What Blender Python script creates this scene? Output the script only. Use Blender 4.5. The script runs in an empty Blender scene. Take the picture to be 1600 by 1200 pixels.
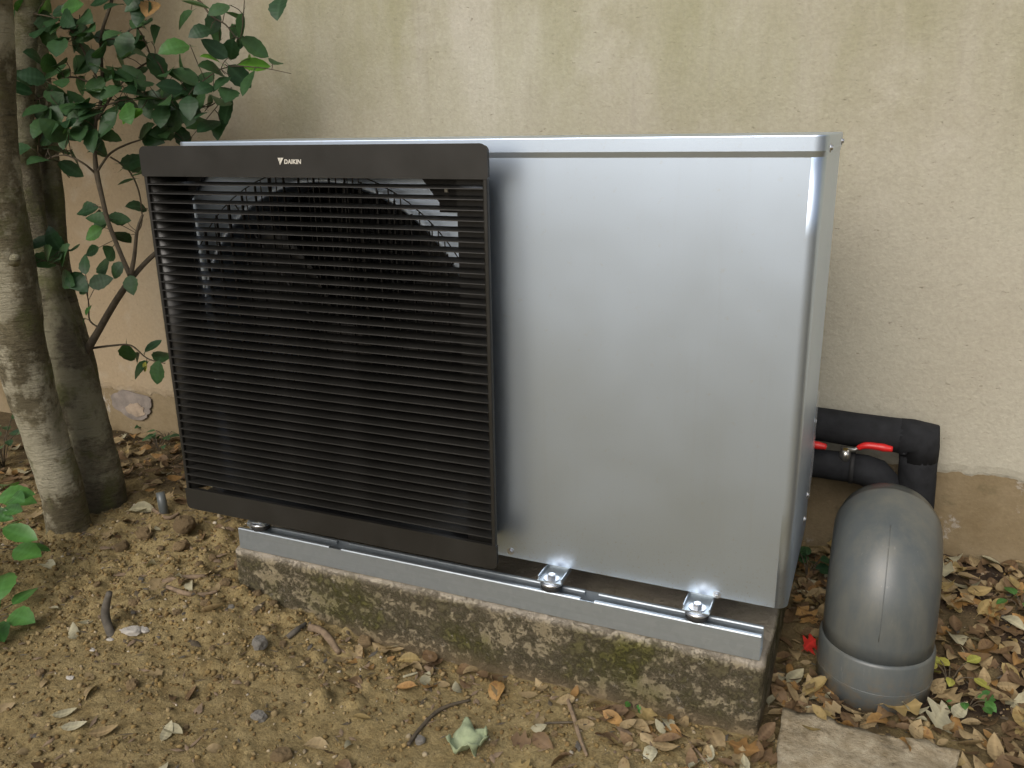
import bpy, bmesh, math, random
import numpy as np
from mathutils import Vector, Matrix, noise as mnoise

rng = random.Random(11)
nr = np.random.default_rng(5)
scene = bpy.context.scene
col = scene.collection

# ------------------------------------------------------------------ camera
CAM = (1.4793, -1.5057, .8846); YAW, PITCH, ROLL, FPX = -.4123, -.2928, -.0166, 1332.0
_f = Vector((math.sin(YAW)*math.cos(PITCH), math.cos(YAW)*math.cos(PITCH), math.sin(PITCH)))
_r = Vector((math.cos(YAW), -math.sin(YAW), 0)); _u = _r.cross(_f)
RIGHT = math.cos(ROLL)*_r + math.sin(ROLL)*_u
UP = -math.sin(ROLL)*_r + math.cos(ROLL)*_u
FWD = _f
cd = bpy.data.cameras.new('camera'); cam = bpy.data.objects.new('camera', cd); col.objects.link(cam)
cd.sensor_width = 36; cd.lens = FPX/1600*36; cd.clip_start = .05; cd.clip_end = 500
m = Matrix.Identity(4)
for i in range(3):
    m[i][0] = RIGHT[i]; m[i][1] = UP[i]; m[i][2] = -FWD[i]; m[i][3] = CAM[i]
cam.matrix_world = m
scene.camera = cam

# ------------------------------------------------------------------ sky, sun, exposure
SUN_EL, SUN_AZ = 40, 187            # azimuth clockwise from +y
w = bpy.data.worlds.new('World'); scene.world = w; w.use_nodes = True
nt = w.node_tree; bg = nt.nodes['Background']
sky = nt.nodes.new('ShaderNodeTexSky'); sky.sky_type = 'NISHITA'; sky.sun_disc = False
sky.sun_elevation = math.radians(SUN_EL); sky.sun_rotation = math.radians(SUN_AZ)
sky.dust_density = 6; sky.air_density = 1.0; sky.ozone_density = .6
hs = nt.nodes.new('ShaderNodeHueSaturation'); hs.inputs['Saturation'].default_value = .55   # overcast: greyer sky
nt.links.new(sky.outputs[0], hs.inputs['Color']); nt.links.new(hs.outputs[0], bg.inputs[0]); bg.inputs[1].default_value = .12
sl = bpy.data.lights.new('sun', 'SUN'); so = bpy.data.objects.new('sun', sl); col.objects.link(so)
sl.energy = 0.9; sl.angle = math.radians(50); sl.color = (1, .985, .96)
d = Vector((math.sin(math.radians(SUN_AZ))*math.cos(math.radians(SUN_EL)), math.cos(math.radians(SUN_AZ))*math.cos(math.radians(SUN_EL)), math.sin(math.radians(SUN_EL))))
so.rotation_euler = d.to_track_quat('Z', 'Y').to_euler(); so.location = (3, -4, 6)
vs = scene.view_settings
vs.view_transform = 'Standard'; vs.look = 'None'; vs.gamma = 1; vs.exposure = 0.12; vs.use_curve_mapping = False

# ------------------------------------------------------------------ helpers
def ray(px, py):
    return RIGHT*((px-800)/FPX) + UP*(-(py-600)/FPX) + FWD
def at(px, py, y=None, z=None):
    d_ = ray(px, py); c = Vector(CAM)
    t = (y-c.y)/d_.y if y is not None else (z-c.z)/d_.z
    return c + d_*t
def project(p):
    q = Vector(p)-Vector(CAM); zz = q.dot(FWD)
    if zz < .05: return None
    return 800+FPX*q.dot(RIGHT)/zz, 600-FPX*q.dot(UP)/zz, zz

def tag(o, label=None, cat=None, group=None, kind=None):
    if label: o['label'] = label
    if cat: o['category'] = cat
    if group: o['group'] = group
    if kind: o['kind'] = kind
    return o
def empty(name, loc, label, cat, group=None):
    o = bpy.data.objects.new(name, None); col.objects.link(o); o.location = loc; o.empty_display_size = .02
    return tag(o, label, cat, group)
def link(name, me, mat=None, parent=None):
    o = bpy.data.objects.new(name, me); col.objects.link(o)
    if mat is not None and not me.materials:
        for mm in (mat if isinstance(mat, (list, tuple)) else [mat]): me.materials.append(mm)
    if parent is not None:
        o.parent = parent
        o.matrix_parent_inverse = Matrix.Translation(-world_loc(parent))
    return o
def world_loc(o):
    v = Vector(o.location); p = o.parent
    # parts keep their geometry in world coordinates; only things carry a location
    if p is None: return v
    return Vector((0, 0, 0)) if o.type == 'MESH' else v
def bm_obj(name, bm, mat, parent=None, smooth=False):
    me = bpy.data.meshes.new(name); bmesh.ops.recalc_face_normals(bm, faces=bm.faces); bm.to_mesh(me); bm.free()
    if smooth:
        me.polygons.foreach_set('use_smooth', [True]*len(me.polygons))
    return link(name, me, mat, parent)
def pd_obj(name, v, f, mat, parent=None, smooth=False):
    me = bpy.data.meshes.new(name); me.from_pydata([tuple(a) for a in v], [], f); me.update()
    if smooth: me.polygons.foreach_set('use_smooth', [True]*len(me.polygons))
    return link(name, me, mat, parent)
def add_box(bm, lo, hi, bev=0, seg=2):
    g = bmesh.ops.create_cube(bm, size=1)
    lo = Vector(lo); hi = Vector(hi); c = (lo+hi)/2; s = hi-lo
    for v in g['verts']: v.co = Vector((v.co.x*s.x, v.co.y*s.y, v.co.z*s.z)) + c
    if bev:
        es = list({e for v in g['verts'] for e in v.link_edges})
        bmesh.ops.bevel(bm, geom=es, offset=bev, segments=seg, affect='EDGES', profile=.5)
def box(name, lo, hi, mat, parent=None, bev=0, seg=2):
    bm = bmesh.new(); add_box(bm, lo, hi, bev, seg); return bm_obj(name, bm, mat, parent)
def add_tube(bm, pts, rads, n=12, cap=True, rough=0, seed=0, ell=None):
    pts = [Vector(p) for p in pts]; rings = []
    up = None
    for i, p in enumerate(pts):
        t = (pts[min(i+1, len(pts)-1)]-pts[max(i-1, 0)]).normalized()
        if up is None:
            up = t.orthogonal().normalized()
        up = (up - t*up.dot(t)).normalized(); sd = t.cross(up)
        r = rads[i] if isinstance(rads, (list, tuple)) else rads
        ring = []
        for k in range(n):
            a = 2*math.pi*k/n; rr = r
            dirv = up*math.cos(a)+sd*math.sin(a)
            if rough: rr = r*(1+rough*mnoise.noise(Vector((math.cos(a)*1.3+seed, math.sin(a)*1.3, 0))+p*9)+rough*.5*mnoise.noise(p*31+dirv*2.2))
            ring.append(bm.verts.new(p+dirv*rr))
        rings.append(ring)
    for a, b in zip(rings, rings[1:]):
        for k in range(n): bm.faces.new((a[k], a[(k+1) % n], b[(k+1) % n], b[k]))
    if cap:
        bm.faces.new(rings[0][::-1]); bm.faces.new(rings[-1])
def tube(name, pts, rads, mat, parent=None, n=12, rough=0, seed=0, smooth=True, cap=True):
    bm = bmesh.new(); add_tube(bm, pts, rads, n, cap, rough, seed); return bm_obj(name, bm, mat, parent, smooth)
def add_prism(bm, poly, axis, a, b):
    """poly: 2D points extruded along axis from a to b. axis 'x': (y,z); 'y': (x,z); 'z': (x,y)"""
    def P(u, v, t): return {'x': (t, u, v), 'y': (u, t, v), 'z': (u, v, t)}[axis]
    A = [bm.verts.new(P(u, v, a)) for u, v in poly]; B = [bm.verts.new(P(u, v, b)) for u, v in poly]
    n = len(poly)
    bm.faces.new(A); bm.faces.new(B[::-1])
    for i in range(n): bm.faces.new((A[i], A[(i+1) % n], B[(i+1) % n], B[i]))
def prism(name, poly, axis, a, b, mat, parent=None, smooth=False):
    bm = bmesh.new(); add_prism(bm, poly, axis, a, b); return bm_obj(name, bm, mat, parent, smooth)
def spline(pts, n=6):
    pts = [Vector(p) for p in pts]; out = []
    for i in range(len(pts)-1):
        p0 = pts[max(i-1, 0)]; p1 = pts[i]; p2 = pts[i+1]; p3 = pts[min(i+2, len(pts)-1)]
        for k in range(n):
            t = k/n
            out.append(.5*((2*p1)+(p2-p0)*t+(2*p0-5*p1+4*p2-p3)*t*t+(3*p1-p0-3*p2+p3)*t**3))
    out.append(pts[-1]); return out
def lerp_list(vals, m_):
    x = np.linspace(0, len(vals)-1, m_); return list(np.interp(x, range(len(vals)), vals))

# ------------------------------------------------------------------ materials
class NT:
    def __init__(s, name):
        s.m = bpy.data.materials.new(name); s.m.use_nodes = True; s.t = s.m.node_tree
        s.b = s.t.nodes['Principled BSDF']; s.n = s.t.nodes; s.l = s.t.links
        s._co = None
    def co(s, kind='Object'):
        if s._co is None: s._co = s.n.new('ShaderNodeTexCoord')
        return s._co.outputs[kind]
    def mapping(s, scale=(1, 1, 1), src=None, loc=(0, 0, 0)):
        k = s.n.new('ShaderNodeMapping'); k.inputs['Scale'].default_value = scale; k.inputs['Location'].default_value = loc
        s.l.new(src if src is not None else s.co(), k.inputs[0]); return k.outputs[0]
    def noise(s, scale, detail=6, rough=.6, vec=None, dist=0):
        k = s.n.new('ShaderNodeTexNoise'); k.inputs['Scale'].default_value = scale; k.inputs['Detail'].default_value = detail
        k.inputs['Roughness'].default_value = rough; k.inputs['Distortion'].default_value = dist
        s.l.new(vec if vec is not None else s.co(), k.inputs['Vector']); return k.outputs[0]
    def voro(s, scale, vec=None, out='Distance', feature='F1'):
        k = s.n.new('ShaderNodeTexVoronoi'); k.feature = feature; k.inputs['Scale'].default_value = scale
        s.l.new(vec if vec is not None else s.co(), k.inputs['Vector']); return k.outputs[out]
    def ramp(s, fac, stops, interp='LINEAR'):
        k = s.n.new('ShaderNodeValToRGB'); k.color_ramp.interpolation = interp
        e = k.color_ramp.elements
        while len(e) < len(stops): e.new(.5)
        for el, (p, c) in zip(e, stops):
            el.position = p; el.color = (c, c, c, 1) if isinstance(c, (int, float)) else (*c, 1)
        s.l.new(fac, k.inputs[0]); return k.outputs[0]
    def mix(s, fac, a, b, mode='MIX'):
        k = s.n.new('ShaderNodeMix'); k.data_type = 'RGBA'; k.blend_type = mode
        for inp, v in ((k.inputs[0], fac), (k.inputs[6], a), (k.inputs[7], b)):
            if isinstance(v, (int, float)): inp.default_value = v if inp.type == 'VALUE' else (v, v, v, 1)
            elif isinstance(v, tuple): inp.default_value = (*v, 1)
            else: s.l.new(v, inp)
        return k.outputs[2]
    def math(s, op, a, b=0, clamp=False):
        k = s.n.new('ShaderNodeMath'); k.operation = op; k.use_clamp = clamp
        for inp, v in ((k.inputs[0], a), (k.inputs[1], b)):
            if isinstance(v, (int, float)): inp.default_value = v
            else: s.l.new(v, inp)
        return k.outputs[0]
    def sep(s, src=None):
        k = s.n.new('ShaderNodeSeparateXYZ'); s.l.new(src if src is not None else s.co(), k.inputs[0]); return k.outputs
    def objrand(s):
        k = s.n.new('ShaderNodeObjectInfo'); return k.outputs['Random']
    def attr(s, name):
        k = s.n.new('ShaderNodeAttribute'); k.attribute_name = name; return k.outputs['Color']
    def bump(s, h, strength=.3, dist=.005, prev=None):
        k = s.n.new('ShaderNodeBump'); k.inputs['Strength'].default_value = strength; k.inputs['Distance'].default_value = dist
        s.l.new(h, k.inputs['Height'])
        if prev is not None: s.l.new(prev, k.inputs['Normal'])
        return k.outputs[0]
    def set(s, color=None, rough=None, metal=None, normal=None, spec=None, **kw):
        for nm, v in (('Base Color', color), ('Roughness', rough), ('Metallic', metal), ('Normal', normal), ('Specular IOR Level', spec)):
            if v is None: continue
            i = s.b.inputs[nm]
            if isinstance(v, tuple): i.default_value = (*v, 1)
            elif isinstance(v, (int, float)): i.default_value = v
            else: s.l.new(v, i)
        for k, v in kw.items():
            s.b.inputs[k.replace('_', ' ')].default_value = v
        return s.m
def simple(name, c, rough=.5, metal=0, var=.15, scale=40, spec=None, bump=0, bscale=None, **kw):
    t = NT(name)
    n = t.noise(scale, 5, .6)
    cc = t.mix(t.ramp(n, [(.3, 0), (.7, 1)]), tuple(x*(1-var) for x in c), tuple(min(1, x*(1+var)) for x in c))
    r = t.ramp(t.noise(scale*.4, 4), [(.3, max(0, rough-.06)), (.7, min(1, rough+.06))])
    nm = t.bump(t.noise(bscale or scale*3, 4), bump, .002) if bump else None
    return t.set(cc, r, metal, nm, spec, **kw)

M = {}
def silver_paint():
    t = NT('silver_paint')
    smudge = t.ramp(t.noise(3.2, 5, .65), [(.35, 0), (.75, 1)])
    fleck = t.noise(1400, 2, .5)
    c = t.mix(t.ramp(fleck, [(.3, 0), (.7, 1)]), (.575, .685, .835), (.655, .765, .91))
    dust = t.ramp(t.noise(60, 6, .7), [(.60, 0), (.8, .35)])
    c = t.mix(dust, c, (.5, .48, .43))
    z_ = t.sep()[2]
    spl = t.math('MULTIPLY', t.ramp(t.noise(170, 4, .7), [(.58, 0), (.70, .5)]), t.ramp(z_, [(.0, 1), (.16, 0)]))
    c = t.mix(spl, c, (.33, .27, .18))
    run = t.ramp(t.noise(30, 5, .65, t.mapping((1, 1, .05))), [(.55, 0), (.8, .10)])
    c = t.mix(run, c, (.42, .43, .43))
    r = t.math('ADD', t.math('MULTIPLY', smudge, .05), .372)
    n = t.bump(t.noise(260, 3, .5), .035, .001)
    n = t.bump(t.noise(1.6, 2, .5), .02, .02, n)
    return t.set(c, r, 1.0, n)
M['silver'] = silver_paint()
def dark_plastic():
    t = NT('dark_grille_plastic')
    n1 = t.ramp(t.noise(9, 6, .65), [(.35, 0), (.7, 1)])
    c = t.mix(n1, (.0125, .0120, .0105), (.0185, .0176, .0155))
    dust = t.ramp(t.noise(420, 3, .6), [(.66, 0), (.78, .5)])
    c = t.mix(dust, c, (.075, .07, .06))
    return t.set(c, t.math('ADD', t.math('MULTIPLY', n1, .1), .36), 0, t.bump(t.noise(900, 2), .05, .001), .5)
M['plastic'] = dark_plastic()
M['black'] = simple('black_inner_plastic', (.010, .010, .011), .55, 0, .2)
M['fan'] = simple('fan_blade_plastic', (.02, .021, .023), .4, 0, .2)
M['fin'] = simple('coil_fin_metal', (.035, .037, .04), .6, .4, .3, 200)
M['wire'] = simple('guard_wire_coating', (.016, .016, .017), .4, 0, .2)
M['logo'] = simple('logo_print', (.62, .60, .53), .4, .2, .05)
def galv():
    t = NT('galvanised_steel')
    sp = t.voro(90, out='Color'); k = t.n.new('ShaderNodeRGBToBW'); t.l.new(sp, k.inputs[0])
    st = t.noise(14, 6, .7, t.mapping((.25, 3, 6)))
    c = t.mix(k.outputs[0], (.40, .45, .49), (.455, .505, .545))
    c = t.mix(t.ramp(st, [(.45, 0), (.7, .6)]), c, (.36, .40, .42))
    r = t.math('ADD', t.math('MULTIPLY', st, .25), .28)
    return t.set(c, r, .78, t.bump(st, .06, .002))
M['galv'] = galv()
M['zinc'] = simple('zinc_bolt', (.58, .60, .63), .28, .95, .12, 120)
M['rubber'] = simple('black_rubber', (.014, .014, .014), .7, 0, .3, 90)
M['foam'] = simple('black_foam_insulation', (.017, .018, .020), .85, 0, .3, 30, spec=.25, bump=.4, bscale=120)
M['red'] = simple('red_lever_coating', (.62, .02, .018), .35, 0, .1)
M['steel'] = simple('valve_steel', (.55, .54, .5), .3, .95, .15, 80)
M['brass'] = simple('brass_nut', (.5, .36, .12), .35, .9, .15, 80)
def pvc():
    t = NT('grey_pvc')
    n = t.noise(7, 7, .65); sc = t.noise(22, 6, .7, t.mapping((1, 1, .25)))
    c = t.mix(t.ramp(n, [(.35, 0), (.7, 1)]), (.074, .085, .087), (.098, .108, .106))
    zz = t.sep()[2]
    dirt = t.math('MULTIPLY', t.ramp(sc, [(.42, 0), (.66, 1)]), .5)
    c = t.mix(dirt, c, (.150, .146, .118))
    scf = t.ramp(t.noise(75, 5, .8, t.mapping((1, 1, .12), loc=(2, 3, 1))), [(.63, 0), (.70, .5)])
    c = t.mix(scf, c, (.21, .21, .195))
    mud = t.math('MULTIPLY', t.ramp(t.noise(40, 6, .75), [(.46, 0), (.60, .8)]), t.ramp(t.math('ADD', t.math('MULTIPLY', zz, 4), 1.0), [(.0, 1), (.34, 0)]))
    c = t.mix(mud, c, (.15, .11, .065))
    return t.set(c, t.math('ADD', t.math('MULTIPLY', sc, .22), .22), 0, t.bump(t.noise(14, 3), .03, .004), .5)
M['pvc'] = pvc()
M['film'] = NT('clear_film').set((.8, .82, .85), .15, 0, None, .5, Transmission_Weight=.6, Alpha=.55)

def wall_mat(lower=False):
    t = NT('lower_wall' if lower else 'wall_render')
    x, y, z = t.sep()
    g1 = t.noise(95, 5, .65); g2 = t.voro(150); g3 = t.noise(24, 5, .6)
    if lower:
        base = t.mix(t.ramp(t.noise(2.6, 7, .65), [(.35, 0), (.68, 1)]), (.17, .125, .065), (.27, .215, .135))
        base = t.mix(t.ramp(t.noise(6.5, 7, .7), [(.56, 0), (.66, .8)]), base, (.11, .10, .055))
        base = t.mix(t.ramp(t.noise(9, 8, .75, t.mapping((1, 1, 1), loc=(3, 1, 4))), [(.60, 0), (.68, .8)]), base, (.42, .40, .36))
    else:
        base = t.mix(t.ramp(t.noise(1.6, 6, .6), [(.35, 0), (.7, 1)]), (.385, .357, .282), (.445, .425, .345))
        # algae and rain streaks that come down from the top of the wall
        st = t.noise(3.0, 7, .62, t.mapping((1.1, 1, .34)))
        up = t.ramp(t.math('MULTIPLY', z, .6), [(.36, 0), (.66, 1)])
        alg = t.math('MULTIPLY', t.ramp(st, [(.38, 0), (.68, .72)]), up)
        base = t.mix(alg, base, (.24, .235, .11))
        st2 = t.noise(8.0, 6, .65, t.mapping((2.6, 1, .16), loc=(4, 0, 0)))
        base = t.mix(t.math('MULTIPLY', t.ramp(st2, [(.52, 0), (.8, .38)]), up), base, (.24, .22, .17))
        # ochre damp staining towards the left end
        lf = t.ramp(t.math('ADD', t.math('MULTIPLY', x, -.5), t.math('MULTIPLY', t.noise(3.2, 6, .65), .5)), [(.25, 0), (.75, .75)])
        base = t.mix(lf, base, (.32, .23, .13))
        base = t.mix(t.ramp(t.noise(4.2, 6, .6, t.mapping(loc=(8, 2, 0))), [(.57, 0), (.72, .45)]), base, (.48, .45, .38))
    pit = t.ramp(t.noise(60, 4, .75, t.mapping((.8, 1, 1.9))), [(.64, 0), (.72, .62)])
    base = t.mix(pit, base, (.20, .165, .11))
    fine = t.ramp(g1, [(.3, .90), (.7, 1.06)])
    base = t.mix(1.0, base, fine, 'MULTIPLY')
    n = t.bump(g1, .28, .005); n = t.bump(g2, .12, .004, n); n = t.bump(g3, .25, .010, n)
    n = t.bump(t.math('SUBTRACT', 1, pit), .5, .006, n)
    return t.set(base, .92, 0, n, .2)
M['wall'] = wall_mat(); M['wall_low'] = wall_mat(True)

def dirt():
    t = NT('dirt')
    a = t.noise(2.2, 8, .65); b = t.noise(30, 7, .7); c_ = t.noise(150, 5, .7)
    c = t.mix(t.ramp(a, [(.35, 0), (.68, 1)]), (.178, .130, .055), (.240, .184, .083))
    c = t.mix(t.ramp(b, [(.40, 0), (.62, .75)]), c, (.28, .22, .108))
    c = t.mix(t.ramp(b, [(.28, .55), (.42, 0)]), c, (.105, .068, .034))
    x, y, z = t.sep()
    hum = t.math('ADD', t.math('ADD', t.math('MULTIPLY', x, .9), t.math('MULTIPLY', y, .55)), t.math('MULTIPLY', b, .5))
    c = t.mix(t.ramp(hum, [(.0, 0), (1, 0)]), c, c)
    v = t.voro(210, out='Color'); k = t.n.new('ShaderNodeRGBToBW'); t.l.new(v, k.inputs[0])
    c = t.mix(1.0, c, t.ramp(k.outputs[0], [(.1, .78), (.9, 1.2)]), 'MULTIPLY')
    peb = t.ramp(t.voro(95), [(.05, 1), (.16, 0)])
    sel = t.ramp(t.noise(70, 2), [(.55, 0), (.62, 1)])
    c = t.mix(t.math('MULTIPLY', peb, sel), c, (.30, .24, .15))
    # black humus under the leaf litter
    kx = t.attr('humus')
    c = t.mix(kx, c, t.mix(t.ramp(b, [(.35, 0), (.7, 1)]), (.018, .012, .008), (.060, .038, .022)))
    n = t.bump(c_, .7, .006); n = t.bump(b, .5, .012, n)
    return t.set(c, .93, 0, n, .25)
M['dirt'] = dirt()
def stone(name, a, b_, sc=30):
    t = NT(name)
    r = t.objrand()
    n = t.noise(sc, 7, .7)
    c = t.mix(t.ramp(n, [(.35, 0), (.68, 1)]), a, b_)
    c = t.mix(1.0, c, t.ramp(r, [(0, .75), (1, 1.2)]), 'MULTIPLY')
    c = t.mix(t.ramp(t.noise(sc*.4, 8, .78), [(.53, 0), (.64, .65)]), c, tuple(v*.5 for v in a))
    return t.set(c, .9, 0, t.bump(t.noise(sc*1.2, 7, .75), .6, .012, t.bump(t.noise(sc*4, 5, .7), .6, .005)), .25)
M['stone'] = stone('earthy_stone', (.19, .13, .065), (.32, .235, .13))
M['greystone'] = stone('grey_stone', (.21, .195, .17), (.36, .34, .30))
M['slab'] = stone('limestone_slab', (.24, .19, .115), (.46, .40, .29), 34)
M['gravel'] = None
def gravel():
    t = NT('gravel_grains')
    c = t.attr('tint')
    c = t.mix(1.0, c, t.ramp(t.noise(120, 4, .6), [(.3, .75), (.7, 1.2)]), 'MULTIPLY')
    return t.set(c, .92, 0, t.bump(t.noise(400, 3), .3, .002), .2)
M['gravel'] = gravel()
M['plaster'] = simple('white_plaster_crumb', (.50, .47, .42), .9, 0, .2, 60, bump=.8, bscale=150)

def concrete():
    t = NT('mossy_concrete')
    x, y, z = t.sep()
    n1 = t.noise(9, 9, .74); n2 = t.noise(38, 8, .78); n3 = t.noise(3.1, 5, .6); nf = t.noise(120, 5, .7)
    c = t.mix(t.ramp(n1, [(.35, 0), (.66, 1)]), (.30, .25, .155), (.40, .345, .24))
    # pale lime band along the upper arris
    zt = t.math('ADD', z, t.math('MULTIPLY', t.math('SUBTRACT', n2, .5), .05))
    c = t.mix(t.ramp(t.math('ADD', t.math('MULTIPLY', zt, 10), 1.36), [(.26, 0), (.40, .85)]), c, (.50, .445, .37))
    # dark lichen in the upper two thirds, patchy
    mm = t.math('ADD', t.math('MULTIPLY', n1, .62), t.math('MULTIPLY', n2, .55))
    band = t.ramp(t.math('ADD', t.math('MULTIPLY', zt, 5.5), 1.5), [(.0, 0), (.30, 1), (.90, 1), (1.0, .15)])
    lich = t.math('MULTIPLY', t.ramp(t.math('ADD', mm, t.math('MULTIPLY', t.math('SUBTRACT', nf, .5), .22)), [(.545, 0), (.63, .92)]), band)
    lc = t.mix(t.ramp(nf, [(.35, 0), (.65, 1)]), (.060, .051, .026), (.150, .130, .072))
    c = t.mix(lich, c, lc)
    # green moss
    gm = t.math('MULTIPLY', t.ramp(t.noise(5.2, 7, .7, t.mapping(loc=(5.3, 2, 1))), [(.47, 0), (.64, .75)]), band)
    c = t.mix(gm, c, t.mix(t.ramp(nf, [(.35, 0), (.65, 1)]), (.075, .078, .014), (.17, .165, .032)))
    # soil splashed on the foot
    c = t.mix(t.ramp(t.math('ADD', t.math('MULTIPLY', zt, 7), 1.9), [(.0, .85), (.42, 0)]), c, (.26, .185, .10))
    chip = t.ramp(t.noise(48, 6, .75, t.mapping(loc=(1, 7, 2))), [(.63, 0), (.67, .8)])
    c = t.mix(chip, c, (.50, .455, .38))
    n = t.bump(nf, .8, .007); n = t.bump(n2, .9, .014, n); n = t.bump(lich, .6, .005, n)
    return t.set(c, .93, 0, n, .2)
M['concrete'] = concrete()

def bark(name, a, b_, pale):
    t = NT(name)
    n = t.noise(6, 7, .65, t.mapping((1, 1, .7))); f = t.noise(60, 6, .7, t.mapping((1, 1, 2.2)))
    ring = t.noise(13, 6, .7, t.mapping((.5, .5, 5)))
    c = t.mix(t.ramp(n, [(.4, 0), (.62, 1)]), a, b_)
    c = t.mix(t.ramp(f, [(.35, .6), (.52, 0)]), c, tuple(v*.45 for v in a))
    c = t.mix(t.ramp(t.noise(4.2, 6, .7, t.mapping(loc=(2, 5, 1))), [(.47, 0), (.53, .9)]), c, pale)
    c = t.mix(t.ramp(ring, [(.62, 0), (.70, .75)]), c, tuple(v*.4 for v in a))
    c = t.mix(t.ramp(t.noise(9, 6, .7, t.mapping(loc=(7, 1, 3))), [(.50, 0), (.62, .7)]), c, (.10, .105, .035))
    nn = t.bump(f, .8, .008); nn = t.bump(ring, .8, .012, nn); nn = t.bump(n, .6, .015, nn)
    return t.set(c, .85, 0, nn, .3)
M['bark_pale'] = bark('pale_bark', (.105, .088, .052), (.185, .162, .10), (.335, .31, .225))
M['bark_dark'] = bark('dark_bark', (.095, .082, .054), (.165, .145, .096), (.225, .21, .14))
M['twig'] = simple('twig_bark', (.075, .058, .036), .8, 0, .35, 60, bump=.4, bscale=200)
M['stick'] = simple('dry_stick', (.19, .135, .085), .85, 0, .35, 70, bump=.5, bscale=160)
M['greystick'] = simple('weathered_grey_wood', (.085, .075, .060), .85, 0, .35, 50, bump=.5, bscale=160)

def leaf_mat(name, c1, c2, rough=.38, trans=.0, spot=None):
    t = NT(name)
    r = t.objrand(); n = t.noise(45, 5, .65)
    c = t.mix(t.ramp(r, [(0, 0), (1, 1)]), c1, c2)
    c = t.mix(1.0, c, t.ramp(n, [(.3, .7), (.7, 1.25)]), 'MULTIPLY')
    if spot: c = t.mix(t.ramp(t.noise(110, 4, .6), [(.58, 0), (.68, .8)]), c, spot)
    x, y, z = t.sep()
    vein = t.math('ABSOLUTE', y)
    c = t.mix(t.ramp(vein, [(.0, .45), (.0018, 0)]), c, tuple(min(1, v*1.9+.02) for v in c1))
    wv = t.n.new('ShaderNodeTexWave'); wv.inputs['Scale'].default_value = 42; wv.inputs['Distortion'].default_value = 1.5
    t.l.new(t.mapping((1, 1.2, 1)), wv.inputs[0])
    nm = t.bump(wv.outputs[1], .25, .001)
    t.set(c, rough, 0, nm, .45)
    if trans:
        tr = t.n.new('ShaderNodeBsdfTranslucent'); ms = t.n.new('ShaderNodeMixShader'); ms.inputs[0].default_value = trans
        cb = t.mix(1.0, c, (1.3, 1.5, .7), 'MULTIPLY'); t.l.new(cb, tr.inputs[0])
        out = [q for q in t.n if q.type == 'OUTPUT_MATERIAL'][0]
        t.l.new(t.b.outputs[0], ms.inputs[1]); t.l.new(tr.outputs[0], ms.inputs[2]); t.l.new(ms.outputs[0], out.inputs[0])
    return t.m
M['leaf'] = leaf_mat('dark_green_leaf', (.018, .052, .020), (.050, .112, .038), .46, .22)
M['leaf_bright'] = leaf_mat('young_green_leaf', (.09, .24, .02), (.16, .34, .04), .4, .3)
M['leaf_mid'] = leaf_mat('mid_green_leaf', (.045, .13, .03), (.075, .19, .04), .38, .25)
M['leaf_yellow'] = leaf_mat('yellow_green_leaf', (.24, .25, .05), (.33, .30, .06), .5, .2)
M['d_tan'] = leaf_mat('tan_dead_leaf', (.215, .156, .076), (.31, .235, .125), .7, .08, (.14, .085, .04))
M['d_brown'] = leaf_mat('brown_dead_leaf', (.098, .060, .029), (.16, .100, .046), .7, .05, (.07, .035, .018))
M['d_orange'] = leaf_mat('orange_dead_leaf', (.215, .118, .038), (.30, .175, .058), .65, .08, (.17, .08, .03))
M['d_pale'] = leaf_mat('grey_green_dead_leaf', (.27, .245, .155), (.36, .335, .23), .7, .08, (.24, .2, .12))
M['d_ochre'] = leaf_mat('ochre_dead_leaf', (.23, .165, .065), (.29, .22, .09), .65, .1, (.18, .11, .03))
M['d_red'] = leaf_mat('red_dead_leaf', (.55, .025, .022), (.60, .04, .03), .5, .15)

# ------------------------------------------------------------------ ground
WALL_Y = .72
CP = np.array([(.10, -.05, -.188), (.292, -.05, -.232), (.437, -.05, -.258), (.592, -.05, -.262), (.738, -.05, -.264), (.958, -.05, -.257), (1.111, -.05, -.261), (1.279, -.05, -.259), (1.346, -.05, -.25),
    (1.69, .72, -.176), (1.95, .72, -.172), (1.557, .235, -.25), (1.8, 0, -.27), (1.5, -.05, -.268), (.94, -.4, -.268), (.9, -1.2, -.275), (.1, -.7, -.245), (-.53, -.02, -.20), (-1.0, .72, -.212), (-.6, .7, -.20),
    (-1.3, -.5, -.2), (-.02, .12, -.172), (.02, -.06, -.178), (-.2, .4, -.172), (1.42, .2, -.258), (1.42, .5, -.215), (2.4, .2, -.22), (2.2, -.6, -.27), (-.25, -.25, -.213), (.25, -.3, -.238), (.6, -.3, -.262)])
def ground_base(x, y):
    x = np.asarray(x, float); y = np.asarray(y, float)
    num = 0; den = 0
    for a, b, c in CP:
        w_ = 1/((x-a)**2+(y-b)**2+.012)**2.2
        num = num+w_*c; den = den+w_
    return num/den
def vnoise(x, y, s, seed):
    g = np.random.default_rng(seed).random((256, 256))
    u = x*s+17.3; v = y*s+5.7
    i = np.floor(u).astype(int); j = np.floor(v).astype(int); fu = u-i; fv = v-j
    fu = fu*fu*(3-2*fu); fv = fv*fv*(3-2*fv)
    G = lambda a, b: g[a % 256, b % 256]
    return (G(i, j)*(1-fu)+G(i+1, j)*fu)*(1-fv)+(G(i, j+1)*(1-fu)+G(i+1, j+1)*fu)*fv-.5
X0, X1, Y0, Y1, RES = -1.45, 2.25, -.98, .80, .0065
fx = np.arange(X0, X1, RES); fy = np.arange(Y0, Y1, RES)
gx = np.concatenate([[-90, -40, -15, -6, -3, -2, -1.6], fx, [2.4, 3, 4, 7, 16, 40, 90]])
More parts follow.
